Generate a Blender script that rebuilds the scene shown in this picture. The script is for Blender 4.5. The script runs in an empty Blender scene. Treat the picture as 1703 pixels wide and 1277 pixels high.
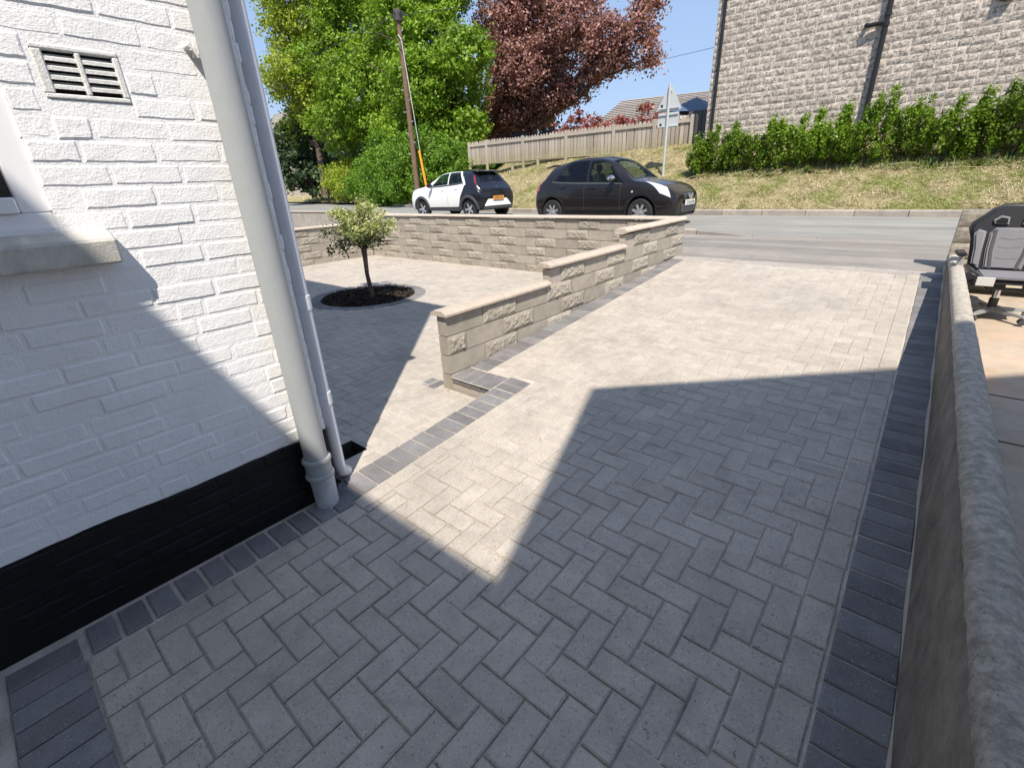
import bpy, bmesh, math, random
import numpy as np
from mathutils import Vector, Matrix, noise

R = math.radians
SC = bpy.context.scene
COL = SC.collection
random.seed(7)
rng = np.random.default_rng(7)

# ------------------------------------------------------------------ camera
cam_d = bpy.data.cameras.new('camera'); cam = bpy.data.objects.new('camera', cam_d); COL.objects.link(cam)
RT = Vector((0.7630, 0.6450, -0.0408)); DN = Vector((0.2290, -0.3288, -0.9162)); FW = Vector((-0.6045, 0.6897, -0.3986))
RT.normalize(); FW = (FW - FW.dot(RT) * RT).normalized(); UP = RT.cross(FW)
M = Matrix((RT, UP, -FW)).transposed().to_4x4(); M.translation = Vector((0, 0, 1.5))
cam.matrix_world = M
cam_d.sensor_width = 36; cam_d.lens = 36 * 767.47 / 1703; cam_d.clip_start = 0.05; cam_d.clip_end = 1500
SC.camera = cam

# ------------------------------------------------------------------ light
SUN = Vector((0.47, -0.52, 1.0)).normalized()          # towards the sun
sun_d = bpy.data.lights.new('sun', 'SUN'); sun_d.energy = 2.6; sun_d.angle = R(0.55); sun_d.color = (1.0, 0.915, 0.80)
sun = bpy.data.objects.new('sun', sun_d); COL.objects.link(sun); sun.rotation_euler = SUN.to_track_quat('Z', 'Y').to_euler()
W = bpy.data.worlds.new('World'); SC.world = W; W.use_nodes = True
wn = W.node_tree; bgn = wn.nodes['Background']
sky = wn.nodes.new('ShaderNodeTexSky'); sky.sky_type = 'NISHITA'; sky.sun_disc = False
sky.sun_elevation = math.asin(SUN.z); sky.sun_rotation = math.atan2(SUN.x, SUN.y)
sky.air_density = 1.25; sky.dust_density = 0.25; sky.ozone_density = 2.2; sky.altitude = 150
gam = wn.nodes.new('ShaderNodeGamma'); gam.inputs[1].default_value = 0.32; wn.links.new(sky.outputs[0], gam.inputs[0])
tint = wn.nodes.new('ShaderNodeMix'); tint.data_type = 'RGBA'; tint.blend_type = 'MULTIPLY'; tint.inputs[0].default_value = 1.0
tint.inputs[7].default_value = (0.78, 0.97, 1.33, 1); wn.links.new(gam.outputs[0], tint.inputs[6])
wn.links.new(tint.outputs[2], bgn.inputs[0]); bgn.inputs[1].default_value = 0.15
SC.view_settings.view_transform = 'Standard'; SC.view_settings.look = 'None'
SC.view_settings.exposure = 1.4; SC.view_settings.gamma = 1.0; SC.view_settings.use_curve_mapping = False
SC.cycles.max_bounces = 7; SC.cycles.diffuse_bounces = 4; SC.cycles.transparent_max_bounces = 8

# ------------------------------------------------------------------ material helpers
class NT:
    def __init__(s, name):
        s.m = bpy.data.materials.new(name); s.m.use_nodes = True
        s.t = s.m.node_tree; s.b = s.t.nodes['Principled BSDF']; s.out = s.t.nodes['Material Output']
        s.pos = None
    def n(s, typ, **kw):
        o = s.t.nodes.new(typ)
        for k, v in kw.items():
            if k.startswith('i_'):
                o.inputs[int(k[2:]) if k[2:].isdigit() else k[2:]].default_value = v
            else: setattr(o, k, v)
        return o
    def l(s, a, b): s.t.links.new(a, b)
    def P(s):
        if s.pos is None: s.pos = s.n('ShaderNodeNewGeometry')
        return s.pos.outputs['Position']
    def noise(s, scale, detail=4, rough=0.55, dist=0.0, vec=None):
        o = s.n('ShaderNodeTexNoise'); o.inputs['Scale'].default_value = scale; o.inputs['Detail'].default_value = detail
        o.inputs['Roughness'].default_value = rough; o.inputs['Distortion'].default_value = dist
        s.l(vec if vec else s.P(), o.inputs['Vector']); return o.outputs['Fac']
    def ramp(s, fac, stops):
        o = s.n('ShaderNodeValToRGB'); e = o.color_ramp.elements
        while len(e) < len(stops): e.new(0.5)
        for el, (p, c) in zip(e, stops):
            el.position = p; el.color = (*c, 1) if len(c) == 3 else c
        s.l(fac, o.inputs[0]); return o.outputs[0]
    def mix(s, fac, a, b, mode='MIX'):
        o = s.n('ShaderNodeMix', data_type='RGBA', blend_type=mode)
        if isinstance(fac, (int, float)): o.inputs[0].default_value = fac
        else: s.l(fac, o.inputs[0])
        for i, v in ((6, a), (7, b)):
            if isinstance(v, tuple): o.inputs[i].default_value = (*v, 1)
            else: s.l(v, o.inputs[i])
        return o.outputs[2]
    def math(s, op, a, b=0.0, clamp=False):
        o = s.n('ShaderNodeMath', operation=op, use_clamp=clamp)
        for i, v in ((0, a), (1, b)):
            if isinstance(v, (int, float)): o.inputs[i].default_value = v
            else: s.l(v, o.inputs[i])
        return o.outputs[0]
    def rnd(s):
        s.P(); oi = s.n('ShaderNodeObjectInfo')
        return s.math('FRACT', s.math('ADD', oi.outputs['Random'], s.pos.outputs['Random Per Island']))
    def bump(s, h, strength=0.5, dist=0.01, prev=None):
        o = s.n('ShaderNodeBump'); o.inputs['Strength'].default_value = strength; o.inputs['Distance'].default_value = dist
        s.l(h, o.inputs['Height'])
        if prev: s.l(prev, o.inputs['Normal'])
        return o.outputs[0]
    def fin(s, col=None, rough=0.8, normal=None, metal=0.0, spec=0.3):
        if col is not None:
            if isinstance(col, tuple): s.b.inputs['Base Color'].default_value = (*col, 1)
            else: s.l(col, s.b.inputs['Base Color'])
        if isinstance(rough, (int, float)): s.b.inputs['Roughness'].default_value = rough
        else: s.l(rough, s.b.inputs['Roughness'])
        s.b.inputs['Metallic'].default_value = metal; s.b.inputs['Specular IOR Level'].default_value = spec
        if normal: s.l(normal, s.b.inputs['Normal'])
        return s.m

def simple(name, col, rough=0.5, metal=0.0, spec=0.4, coat=0.0, var=0.0, nscale=20, bump=0.0):
    t = NT(name); c = col; nm = None
    if var:
        f = t.noise(nscale, 4)
        c = t.mix(f, tuple(v * (1 - var) for v in col), tuple(min(1, v * (1 + var)) for v in col))
    if bump: nm = t.bump(t.noise(nscale * 6, 3), bump, 0.004)
    m = t.fin(c, rough, nm, metal, spec)
    t.b.inputs['Coat Weight'].default_value = coat; t.b.inputs['Coat Roughness'].default_value = 0.04
    return m

def concrete(name, c1, c2, scale=7, speck=0.0, speck_scale=260, pits=0.0, bump=0.25, bscale=180, rough=0.85, rvar=0.12, stain=None, stain_amt=0.0, island=True, grime=0.0):
    t = NT(name)
    col = t.mix(t.ramp(t.noise(scale, 6, 0.62), [(0.3, (0, 0, 0)), (0.72, (1, 1, 1))]), c1, c2)
    if rvar:
        r = t.rnd() if island else t.noise(0.7, 2)
        mr = t.n('ShaderNodeMapRange'); t.l(r, mr.inputs[0]); mr.inputs[3].default_value = 1 - rvar; mr.inputs[4].default_value = 1 + rvar
        g = t.n('ShaderNodeCombineColor')
        for i in range(3): t.l(mr.outputs[0], g.inputs[i])
        col = t.mix(1.0, col, g.outputs[0], 'MULTIPLY')
    fine = t.noise(speck_scale, 2, 0.7)
    if speck:
        col = t.mix(t.ramp(fine, [(0.62, (0, 0, 0)), (0.70, (speck,) * 3)]), col, tuple(min(1, v * 2.3 + .06) for v in c2))
    fd = t.noise(speck_scale * 0.62, 3, 0.7)
    if pits:
        col = t.mix(t.ramp(fd, [(0.31, (pits,) * 3), (0.42, (0, 0, 0))]), col, tuple(v * 0.3 for v in c1))
    if stain_amt:
        col = t.mix(t.ramp(t.noise(1.3, 5, 0.6, 0.4), [(0.45, (0, 0, 0)), (0.72, (stain_amt,) * 3)]), col, stain)
    if grime:
        col = t.mix(t.ramp(t.noise(3.1, 6, 0.7, 1.0), [(0.5, (0, 0, 0)), (0.75, (grime,) * 3)]), col, tuple(v * 0.45 for v in c1))
    h = t.math('ADD', t.math('MULTIPLY', t.noise(bscale, 4, 0.65), 1.0), t.math('MULTIPLY', fd, 0.6))
    return t.fin(col, rough, t.bump(h, bump, 0.004), 0, 0.25)

M_paver = concrete('light_paver', (0.38, 0.342, 0.30), (0.475, 0.43, 0.375), 12, speck=0.45, speck_scale=150, pits=0.8, bump=0.7, rvar=0.075, stain=(0.26, 0.24, 0.21), stain_amt=0.34, grime=0.36)
M_border = concrete('charcoal_paver', (0.14, 0.137, 0.142), (0.215, 0.208, 0.21), 9, speck=0.55, speck_scale=150, pits=0.4, bump=0.5, rvar=0.2, stain=(0.26, 0.25, 0.24), stain_amt=0.35)
M_sand = concrete('jointing_sand', (0.36, 0.32, 0.275), (0.60, 0.55, 0.48), 7, speck=0.3, pits=0.5, bump=0.8, rvar=0.0, grime=0.7)
M_block = concrete('buff_walling_block', (0.31, 0.28, 0.235), (0.40, 0.365, 0.31), 12, speck=0.3, speck_scale=190, pits=0.6, bump=0.6, rvar=0.13, grime=0.3)
M_mortar = concrete('wall_mortar', (0.38, 0.335, 0.29), (0.47, 0.42, 0.37), 12, bump=0.6, rvar=0, pits=0.3)
M_cap = concrete('buff_coping', (0.42, 0.36, 0.30), (0.52, 0.455, 0.38), 10, speck=0.2, pits=0.45, bump=0.5, rvar=0.06, grime=0.2)
M_asph = concrete('pavement_asphalt', (0.24, 0.225, 0.205), (0.33, 0.305, 0.275), 1.6, speck=0.45, speck_scale=120, pits=0.5, bump=0.6, bscale=110, rvar=0.1, island=False, grime=0.25)
M_road = concrete('road_asphalt', (0.23, 0.232, 0.218), (0.30, 0.30, 0.278), 0.9, speck=0.45, speck_scale=90, pits=0.5, bump=0.6, bscale=90, rvar=0.1, island=False)
M_kerb = concrete('kerb_concrete', (0.32, 0.28, 0.25), (0.44, 0.39, 0.34), 6, speck=0.3, pits=0.5, bump=0.5, grime=0.6)
M_oldstone = concrete('weathered_stone', (0.25, 0.225, 0.185), (0.46, 0.41, 0.34), 22, speck=0.3, pits=0.9, bump=0.9, grime=0.6)
M_stone = None
t = NT('split_face_stone')
c = t.mix(t.ramp(t.noise(15, 7, 0.78, 0.2), [(0.44, (0, 0, 0)), (0.52, (1, 1, 1))]), (0.22, 0.20, 0.185), (0.56, 0.495, 0.43))
mr = t.n('ShaderNodeMapRange'); t.l(t.rnd(), mr.inputs[0]); mr.inputs[3].default_value = 0.84; mr.inputs[4].default_value = 1.1
g = t.n('ShaderNodeCombineColor'); [t.l(mr.outputs[0], g.inputs[i]) for i in range(3)]
M_stone = t.fin(t.mix(1.0, c, g.outputs[0], 'MULTIPLY'), 0.9, t.bump(t.noise(24, 6, 0.75), 0.9, 0.02))
M_stonemortar = concrete('pale_stone_mortar', (0.66, 0.585, 0.51), (0.74, 0.66, 0.58), 9, bump=0.5, rvar=0)

# painted masonry: white above a wavy line, black plinth paint below it
def painted(name, fine=1.0):
    t = NT(name)
    sx = t.n('ShaderNodeSeparateXYZ'); t.l(t.P(), sx.inputs[0])
    z = t.math('ADD', sx.outputs[2], t.math('MULTIPLY', t.math('SUBTRACT', t.noise(2.2, 3), 0.5), 0.045))
    f = t.math('GREATER_THAN', z, 0.368)
    white = t.mix(t.ramp(t.noise(5, 5, 0.6), [(0.35, (0, 0, 0)), (0.7, (1, 1, 1))]), (0.78, 0.78, 0.785), (0.86, 0.86, 0.86))
    white = t.mix(t.ramp(t.noise(11, 5, 0.75, 0.6), [(0.60, (0, 0, 0)), (0.78, (0.55,) * 3)]), white, (0.62, 0.60, 0.56))
    black = t.mix(t.noise(9, 4), (0.004, 0.004, 0.005), (0.011, 0.010, 0.011))
    col = t.mix(f, black, white)
    h = t.math('ADD', t.noise(150, 3, 0.6), t.math('MULTIPLY', t.noise(52, 3, 0.6), 1.1))
    rr = t.math('ADD', t.math('MULTIPLY', f, 0.12), 0.55)
    return t.fin(col, rr, t.bump(h, 0.42 * fine, 0.0055), 0, 0.3)
M_paint = painted('painted_masonry')
M_white = simple('white_upvc', (0.82, 0.82, 0.83), 0.25, 0, 0.5)
M_vent = concrete('painted_air_brick', (0.62, 0.62, 0.60), (0.76, 0.76, 0.74), 20, bump=0.7, rvar=0, pits=0.3, bscale=120)
M_sill = concrete('painted_sill', (0.40, 0.39, 0.36), (0.66, 0.64, 0.58), 10, bump=0.6, rvar=0, pits=0.3, grime=0.5)
M_pipe = simple('grey_pipe_plastic', (0.34, 0.36, 0.37), 0.42, 0, 0.4, var=0.05)
M_pipeold = concrete('painted_pipe_boot', (0.42, 0.45, 0.50), (0.60, 0.63, 0.67), 14, bump=0.3, rvar=0, rough=0.5, grime=0.6)
M_pipewhite = simple('white_pipe_plastic', (0.66, 0.68, 0.74), 0.4, 0, 0.4, var=0.05)
M_dark = simple('dark_void', (0.008, 0.007, 0.008), 0.9)  # near-black; stands in for unlit depth, also colours joints and stickers
M_soil = concrete('bark_mulch', (0.016, 0.012, 0.010), (0.04, 0.03, 0.024), 60, bump=1.0, rvar=0.4, bscale=60)
M_bark = concrete('tree_bark', (0.07, 0.05, 0.04), (0.15, 0.11, 0.09), 30, bump=0.9, rvar=0.1, bscale=60)
M_render = None
t = NT('old_render')
ns = t.n('ShaderNodeMapping'); ns.inputs['Scale'].default_value = (1, 0.35, 1); ns.inputs['Rotation'].default_value = (R(40), 0, 0); t.l(t.P(), ns.inputs[0])
c = t.mix(t.ramp(t.noise(7, 6, 0.7, 0.3), [(0.3, (0, 0, 0)), (0.7, (1, 1, 1))]), (0.12, 0.10, 0.08), (0.27, 0.23, 0.185))
c = t.mix(t.ramp(t.noise(22, 4, 0.7, 0.0, ns.outputs[0]), [(0.62, (0, 0, 0)), (0.72, (0.35,) * 3)]), c, (0.34, 0.31, 0.27))
c = t.mix(t.ramp(t.noise(90, 3, 0.7), [(0.3, (0.5,) * 3), (0.42, (0, 0, 0))]), c, (0.06, 0.05, 0.04))
M_render = t.fin(c, 0.9, t.bump(t.noise(60, 5, 0.7), 0.6, 0.008))
t = NT('rough_cap')
c = t.mix(t.ramp(t.noise(26, 9, 0.8), [(0.40, (0, 0, 0)), (0.60, (1, 1, 1))]), (0.42, 0.38, 0.325), (0.78, 0.715, 0.61))
c = t.mix(t.ramp(t.noise(75, 4, 0.8), [(0.58, (0, 0, 0)), (0.66, (0.7,) * 3)]), c, (0.22, 0.21, 0.195))
c = t.mix(t.ramp(t.noise(60, 3, 0.7), [(0.28, (0.6,) * 3), (0.36, (0, 0, 0))]), c, (0.72, 0.69, 0.62))
c = t.mix(t.ramp(t.noise(3.2, 4, 0.6), [(0.55, (0, 0, 0)), (0.75, (0.3,) * 3)]), c, (0.36, 0.37, 0.20))
M_roughcap = t.fin(c, 0.92, t.bump(t.noise(55, 8, 0.8), 1.0, 0.022))
M_patio = concrete('patio_concrete', (0.36, 0.30, 0.235), (0.50, 0.42, 0.33), 3, speck=0.3, pits=0.4, bump=0.5, rvar=0, stain=(0.55, 0.33, 0.2), stain_amt=0.5, grime=0.3)
M_timber = None
t = NT('weathered_fence_timber')
mp = t.n('ShaderNodeMapping'); mp.inputs['Scale'].default_value = (6, 6, 0.5); t.l(t.P(), mp.inputs[0])
sx = t.n('ShaderNodeSeparateXYZ'); t.l(t.P(), sx.inputs[0])
c = t.mix(t.noise(9, 5, 0.6, 0.3, mp.outputs[0]), (0.27, 0.235, 0.20), (0.52, 0.465, 0.40))
low = t.n('ShaderNodeMapRange'); t.l(t.math('ADD', sx.outputs[2], t.math('MULTIPLY', t.noise(3, 3), 0.3)), low.inputs[0])
low.inputs[1].default_value = 2.95; low.inputs[2].default_value = 2.6
c = t.mix(t.math('MULTIPLY', low.outputs[0], 0.55), c, (0.30, 0.26, 0.13))
mr = t.n('ShaderNodeMapRange'); t.l(t.rnd(), mr.inputs[0]); mr.inputs[3].default_value = 0.8; mr.inputs[4].default_value = 1.15
g = t.n('ShaderNodeCombineColor'); [t.l(mr.outputs[0], g.inputs[i]) for i in range(3)]
M_timber = t.fin(t.mix(1.0, c, g.outputs[0], 'MULTIPLY'), 0.85, t.bump(t.noise(14, 4, 0.6, 0, mp.outputs[0]), 0.4, 0.01))
M_shed = simple('dark_shed_timber', (0.07, 0.07, 0.085), 0.8, var=0.25, nscale=5)
M_bluetarp = simple('blue_shed_roof', (0.07, 0.11, 0.19), 0.55, var=0.15, nscale=6)
M_pole = concrete('creosoted_pole', (0.13, 0.08, 0.06), (0.22, 0.14, 0.105), 8, bump=0.6, rvar=0, bscale=40)
M_galv = simple('galvanised_steel', (0.56, 0.58, 0.58), 0.45, 0.3, 0.5, var=0.06)
M_signback = simple('sign_back_grey', (0.50, 0.53, 0.54), 0.5, 0.1, 0.4, var=0.04)
M_blackiron = simple('black_downpipe', (0.018, 0.018, 0.02), 0.35)
M_orange = simple('orange_guard', (0.80, 0.28, 0.02), 0.5)
M_wire = simple('wire_black', (0.03, 0.03, 0.035), 0.6)
M_redbrick = concrete('red_brick', (0.26, 0.10, 0.07), (0.36, 0.17, 0.12), 16, bump=0.6, rvar=0.2)
M_rooftile = concrete('grey_roof_tile', (0.27, 0.25, 0.235), (0.38, 0.355, 0.33), 5, bump=0.4, rvar=0.15, bscale=30)

def leafmat(name, ca, cb, cc=None, trans=0.35, rough=0.5):
    t = NT(name); t.P()
    r = t.pos.outputs['Random Per Island']
    st = [(0.0, ca), (0.6, cb)] + ([(1.0, cc)] if cc else [])
    col = t.ramp(r, st)
    big = t.ramp(t.noise(0.55, 3, 0.6), [(0.3, (0.72, 0.72, 0.72)), (0.7, (1.15, 1.15, 1.1))])
    col = t.mix(1.0, col, big, 'MULTIPLY')
    t.fin(col, rough, None, 0, 0.35)
    tr = t.n('ShaderNodeBsdfTranslucent'); 
    tc = t.mix(1.0, col, (1.25, 1.3, 0.6), 'MULTIPLY'); t.l(tc, tr.inputs[0])
    ms = t.n('ShaderNodeMixShader'); ms.inputs[0].default_value = trans
    t.l(t.b.outputs[0], ms.inputs[1]); t.l(tr.outputs[0], ms.inputs[2]); t.l(ms.outputs[0], t.out.inputs[0])
    return t.m
L_green = leafmat('fresh_green_leaf', (0.12, 0.22, 0.016), (0.21, 0.35, 0.03), (0.34, 0.46, 0.06))
L_yellow = leafmat('yellow_green_leaf', (0.18, 0.25, 0.025), (0.30, 0.39, 0.04), (0.46, 0.50, 0.08))
L_bush = leafmat('mid_green_leaf', (0.085, 0.18, 0.014), (0.15, 0.29, 0.025), (0.23, 0.37, 0.045))
L_copper = leafmat('copper_beech_leaf', (0.17, 0.075, 0.075), (0.36, 0.175, 0.17), (0.58, 0.36, 0.34), 0.3)
L_purple = leafmat('purple_red_leaf', (0.20, 0.05, 0.055), (0.36, 0.11, 0.11), (0.52, 0.27, 0.22), 0.3)
L_conifer = leafmat('dark_conifer_leaf', (0.02, 0.045, 0.018), (0.045, 0.085, 0.03), (0.10, 0.15, 0.07), 0.15)
L_hedge = leafmat('privet_leaf', (0.09, 0.17, 0.014), (0.17, 0.29, 0.024), (0.27, 0.38, 0.04), 0.35, 0.4)
L_willow = leafmat('variegated_leaf', (0.20, 0.27, 0.08), (0.40, 0.45, 0.18), (0.66, 0.60, 0.38), 0.35)
L_willowd = leafmat('dark_lower_leaf', (0.05, 0.08, 0.03), (0.09, 0.12, 0.05), (0.14, 0.16, 0.08), 0.2)
L_dock = leafmat('dock_leaf', (0.10, 0.17, 0.05), (0.16, 0.23, 0.07), (0.26, 0.19, 0.09), 0.3)
t = NT('mown_grass_bank')
c = t.ramp(t.noise(2.2, 9, 0.8, 0.7), [(0.34, (0.13, 0.13, 0.04)), (0.46, (0.30, 0.26, 0.12)), (0.54, (0.52, 0.44, 0.26)), (0.62, (0.36, 0.32, 0.15)), (0.74, (0.16, 0.19, 0.05))])
c = t.mix(t.ramp(t.noise(0.9, 4, 0.7), [(0.50, (0, 0, 0)), (0.62, (0.65,) * 3)]), c, (0.20, 0.25, 0.045))
c = t.mix(t.ramp(t.noise(25, 4, 0.7), [(0.3, (0.75,) * 3), (0.5, (0, 0, 0))]), c, (0.10, 0.08, 0.04))
M_bank = t.fin(c, 0.95, t.bump(t.noise(18, 6, 0.8), 1.0, 0.07))
t = NT('dry_grass_blade'); t.P()
st1 = t.ramp(t.pos.outputs['Random Per Island'], [(0.0, (0.30, 0.25, 0.13)), (0.5, (0.52, 0.44, 0.27)), (1.0, (0.68, 0.59, 0.40))])
st2 = t.ramp(t.pos.outputs['Random Per Island'], [(0.0, (0.10, 0.15, 0.025)), (0.6, (0.24, 0.29, 0.06)), (1.0, (0.46, 0.42, 0.20))])
M_straw = t.fin(t.mix(t.ramp(t.noise(0.9, 4, 0.7), [(0.44, (0, 0, 0)), (0.60, (1, 1, 1))]), st1, st2), 0.8)

# ------------------------------------------------------------------ geometry helpers
def mesh_obj(name, verts, faces, mat, parent=None, smooth=False, mats=None, midx=None):
    me = bpy.data.meshes.new(name); me.from_pydata([tuple(v) for v in verts], [], faces)
    for m_ in (mats or [mat]): me.materials.append(m_)
    if midx is not None: me.polygons.foreach_set('material_index', midx)
    if smooth: me.polygons.foreach_set('use_smooth', [True] * len(me.polygons))
    me.update()
    return link(name, me, parent)
def link(name, me, parent=None, loc=None, rot=None):
    o = bpy.data.objects.new(name, me); COL.objects.link(o)
    if parent: o.parent = parent
    if loc is not None: o.location = loc
    if rot is not None: o.rotation_euler = rot
    return o
def empty(name, label, cat, loc=(0, 0, 0), group=None):
    o = bpy.data.objects.new(name, None); COL.objects.link(o); o.location = loc; o.empty_display_size = 0.1
    return tag(o, label, cat, group)
def tag(o, label=None, cat=None, group=None, kind=None):
    if label: o['label'] = label
    if cat: o['category'] = cat
    if group: o['group'] = group
    if kind: o['kind'] = kind
    return o
class MB:
    def __init__(s): s.v = []; s.f = []; s.s = []
    def add(s, vs, fs):
        n = len(s.v); s.v += [tuple(v) for v in vs]; s.f += [tuple(i + n for i in f) for f in fs]; return s
    def box(s, x0, x1, y0, y1, z0, z1, mat=None):
        vs = [Vector(p) for p in ((x0, y0, z0), (x1, y0, z0), (x1, y1, z0), (x0, y1, z0), (x0, y0, z1), (x1, y0, z1), (x1, y1, z1), (x0, y1, z1))]
        if mat is not None: vs = [mat @ v for v in vs]
        return s.add(vs, [(0, 3, 2, 1), (4, 5, 6, 7), (0, 1, 5, 4), (1, 2, 6, 5), (2, 3, 7, 6), (3, 0, 4, 7)])
    def tube(s, pts, rad, n=10, cap=True):
        pts = [Vector(p) for p in pts]; rads = rad if isinstance(rad, (list, tuple)) else [rad] * len(pts)
        prev = None; rings = []
        for i, p in enumerate(pts):
            d = (pts[min(i + 1, len(pts) - 1)] - pts[max(i - 1, 0)]).normalized()
            a = d.cross(Vector((0, 0, 1))) if abs(d.z) < 0.95 else d.cross(Vector((1, 0, 0)))
            if prev is not None: a = prev - prev.dot(d) * d
            a.normalize(); prev = a; b = d.cross(a)
            rings.append([p + (a * math.cos(2 * math.pi * k / n) + b * math.sin(2 * math.pi * k / n)) * rads[i] for k in range(n)])
        vs = [v for r in rings for v in r]; fs = []
        for i in range(len(rings) - 1):
            for k in range(n):
                fs.append((i * n + k, i * n + (k + 1) % n, (i + 1) * n + (k + 1) % n, (i + 1) * n + k))
        if cap: fs += [tuple(range(n))[::-1], tuple((len(rings) - 1) * n + k for k in range(n))]
        return s.add(vs, fs)
    def lathe(s, prof, org=(0, 0, 0), axis='Z', n=20):
        vs = []; fs = []; o = Vector(org)
        for (r, h) in prof:
            for k in range(n):
                a = 2 * math.pi * k / n; c, d = r * math.cos(a), r * math.sin(a)
                vs.append(o + (Vector((c, d, h)) if axis == 'Z' else Vector((c, h, d)) if axis == 'Y' else Vector((h, c, d))))
        for i in range(len(prof) - 1):
            for k in range(n): fs.append((i * n + k, i * n + (k + 1) % n, (i + 1) * n + (k + 1) % n, (i + 1) * n + k))
        return s.add(vs, fs)
    def build(s, name, mat, parent=None, smooth=False, bevel=0.0, seg=1):
        me = bpy.data.meshes.new(name); me.from_pydata(s.v, [], s.f); me.materials.append(mat)
        bm = bmesh.new(); bm.from_mesh(me); bmesh.ops.recalc_face_normals(bm, faces=bm.faces)
        if bevel: bmesh.ops.bevel(bm, geom=[e for e in bm.edges if e.calc_face_angle(0) > 0.6], offset=bevel, segments=seg, affect='EDGES')
        bm.to_mesh(me); bm.free()
        if smooth:
            me.polygons.foreach_set('use_smooth', [True] * len(me.polygons))
            me.set_sharp_from_angle(angle=R(38))
        me.update(); return link(name, me, parent)
def box_obj(name, b, mat, parent=None, bevel=0.0, smooth=False): return MB().box(*b).build(name, mat, parent, smooth, bevel)

# ------------------------------------------------------------------ setting: ground sheets
def sheet(name, pts, mat, kind='structure'):
    o = mesh_obj(name, pts, [tuple(range(len(pts)))], mat); o['kind'] = kind; return o
SL = 0.081
def dz(y): return SL * max(0.0, y - 0.9)
def yfar(x):
    ks = [(-160, 46), (-80, 30.5), (-47, 23), (-26, 18.2), (-20.5, 16.0), (-16, 14.3), (-12, 13.2), (-8, 12.75), (-4, 12.6), (0, 12.55), (60, 12.5), (160, 12.5)]
    for (a, ya), (b, yb) in zip(ks, ks[1:]):
        if a <= x <= b:
            u = (x - a) / (b - a); return ya + (yb - ya) * u
    return ks[-1][1]
def ynear(x): return 8.45 if x > -9 else 8.45 + max(0, yfar(x) - 13.0) * 0.97 + 0.0
XS = [-160, -120, -80, -60, -47, -36, -26, -20.5, -18, -16, -14, -12, -10, -8, -6, -4, -2, 0, 4, 10, 30, 60, 160]
def strip(name, fa, fb, za, zb, mat, n=1, xs=XS):
    vs = []; fs = []
    for i, x in enumerate(xs):
        ya, yb = fa(x), fb(x)
        for k in range(n + 1):
            u = k / n; vs.append((x, ya + (yb - ya) * u, za + (zb - za) * u))
        if i:
            for k in range(n): a = (i - 1) * (n + 1) + k; b = i * (n + 1) + k; fs.append((a, b, b + 1, a + 1))
    o = mesh_obj(name, vs, fs, mat); o['kind'] = 'structure'; return o
ground = sheet('ground', [(-300, -200, -0.45), (300, -200, -0.45), (300, 400, -0.45), (-300, 400, -0.45)], M_bank)
strip('pavement', lambda x: 6.60 if x > -2.61 else 6.90, lambda x: ynear(x), 0.452, 0.55, M_asph, xs=sorted(XS + [-2.62, -2.60, -11.0]))
for mm, amt in ((M_asph, .5), (M_road, .35)):
    tt = NT.__new__(NT); tt.m = mm; tt.t = mm.node_tree; tt.b = tt.t.nodes['Principled BSDF']; tt.pos = None
    mp = tt.n('ShaderNodeMapping'); mp.inputs['Scale'].default_value = (.12, 1.6, 1); tt.l(tt.P(), mp.inputs[0])
    src = tt.b.inputs['Base Color'].links[0].from_socket
    tt.l(tt.mix(tt.ramp(tt.noise(1.4, 6, .6, .3, mp.outputs[0]), [(.46, (0, 0, 0)), (.60, (amt,) * 3)]), src, (.13, .125, .12)), tt.b.inputs['Base Color'])
road = strip('road', lambda x: ynear(x) + 0.12, lambda x: yfar(x), 0.530, 0.556, M_road)
# kerb stones: near kerb (raised at the left, dropped across the drive) and far kerb
def kerb_run(parent_name, x0, x1, step, fy, w, ztop, mat, lab):
    k = 0; x = x0
    par = bpy.data.objects.new(parent_name, None); COL.objects.link(par); par['kind'] = 'structure'; par['label'] = lab
    while x < x1:
        xa, xb = x + 0.006, x + step - 0.006
        ya, yb = fy(xa), fy(xb); z = ztop(x + step / 2); za, zb = ztop(xa), ztop(xb)
        m = MB(); vs = []
        for (xx, yy, zz) in ((xa, ya, za), (xb, yb, zb)):
            vs += [(xx, yy, 0.3), (xx, yy, zz - 0.02), (xx, yy + 0.02, zz), (xx, yy + w, zz), (xx, yy + w, 0.3)]
        fs = [(i, i + 1, i + 6, i + 5) for i in range(4)] + [(4, 0, 5, 9), (0, 4, 3, 2, 1), (5, 6, 7, 8, 9)]
        m.add(vs, fs).build('kerb_stone', mat if z > .6 else M_asph, par)
        x += step; k += 1
    return par
def near_top(x):
    if x < -3.3: return 0.655
    if x < -2.0: return 0.655 - 0.098 * (x + 3.3) / 1.3
    return 0.557
kerb_run('near_kerb', -12.0, 2.5, 0.9, lambda x: 8.45, 0.12, near_top, M_kerb, 'near kerb dropping flush across the driveway mouth')
kerb_run('far_kerb', -30, 3.0, 0.9, yfar, 0.13, lambda x: 0.685, M_kerb, 'far kerb along the foot of the grass bank')

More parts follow.
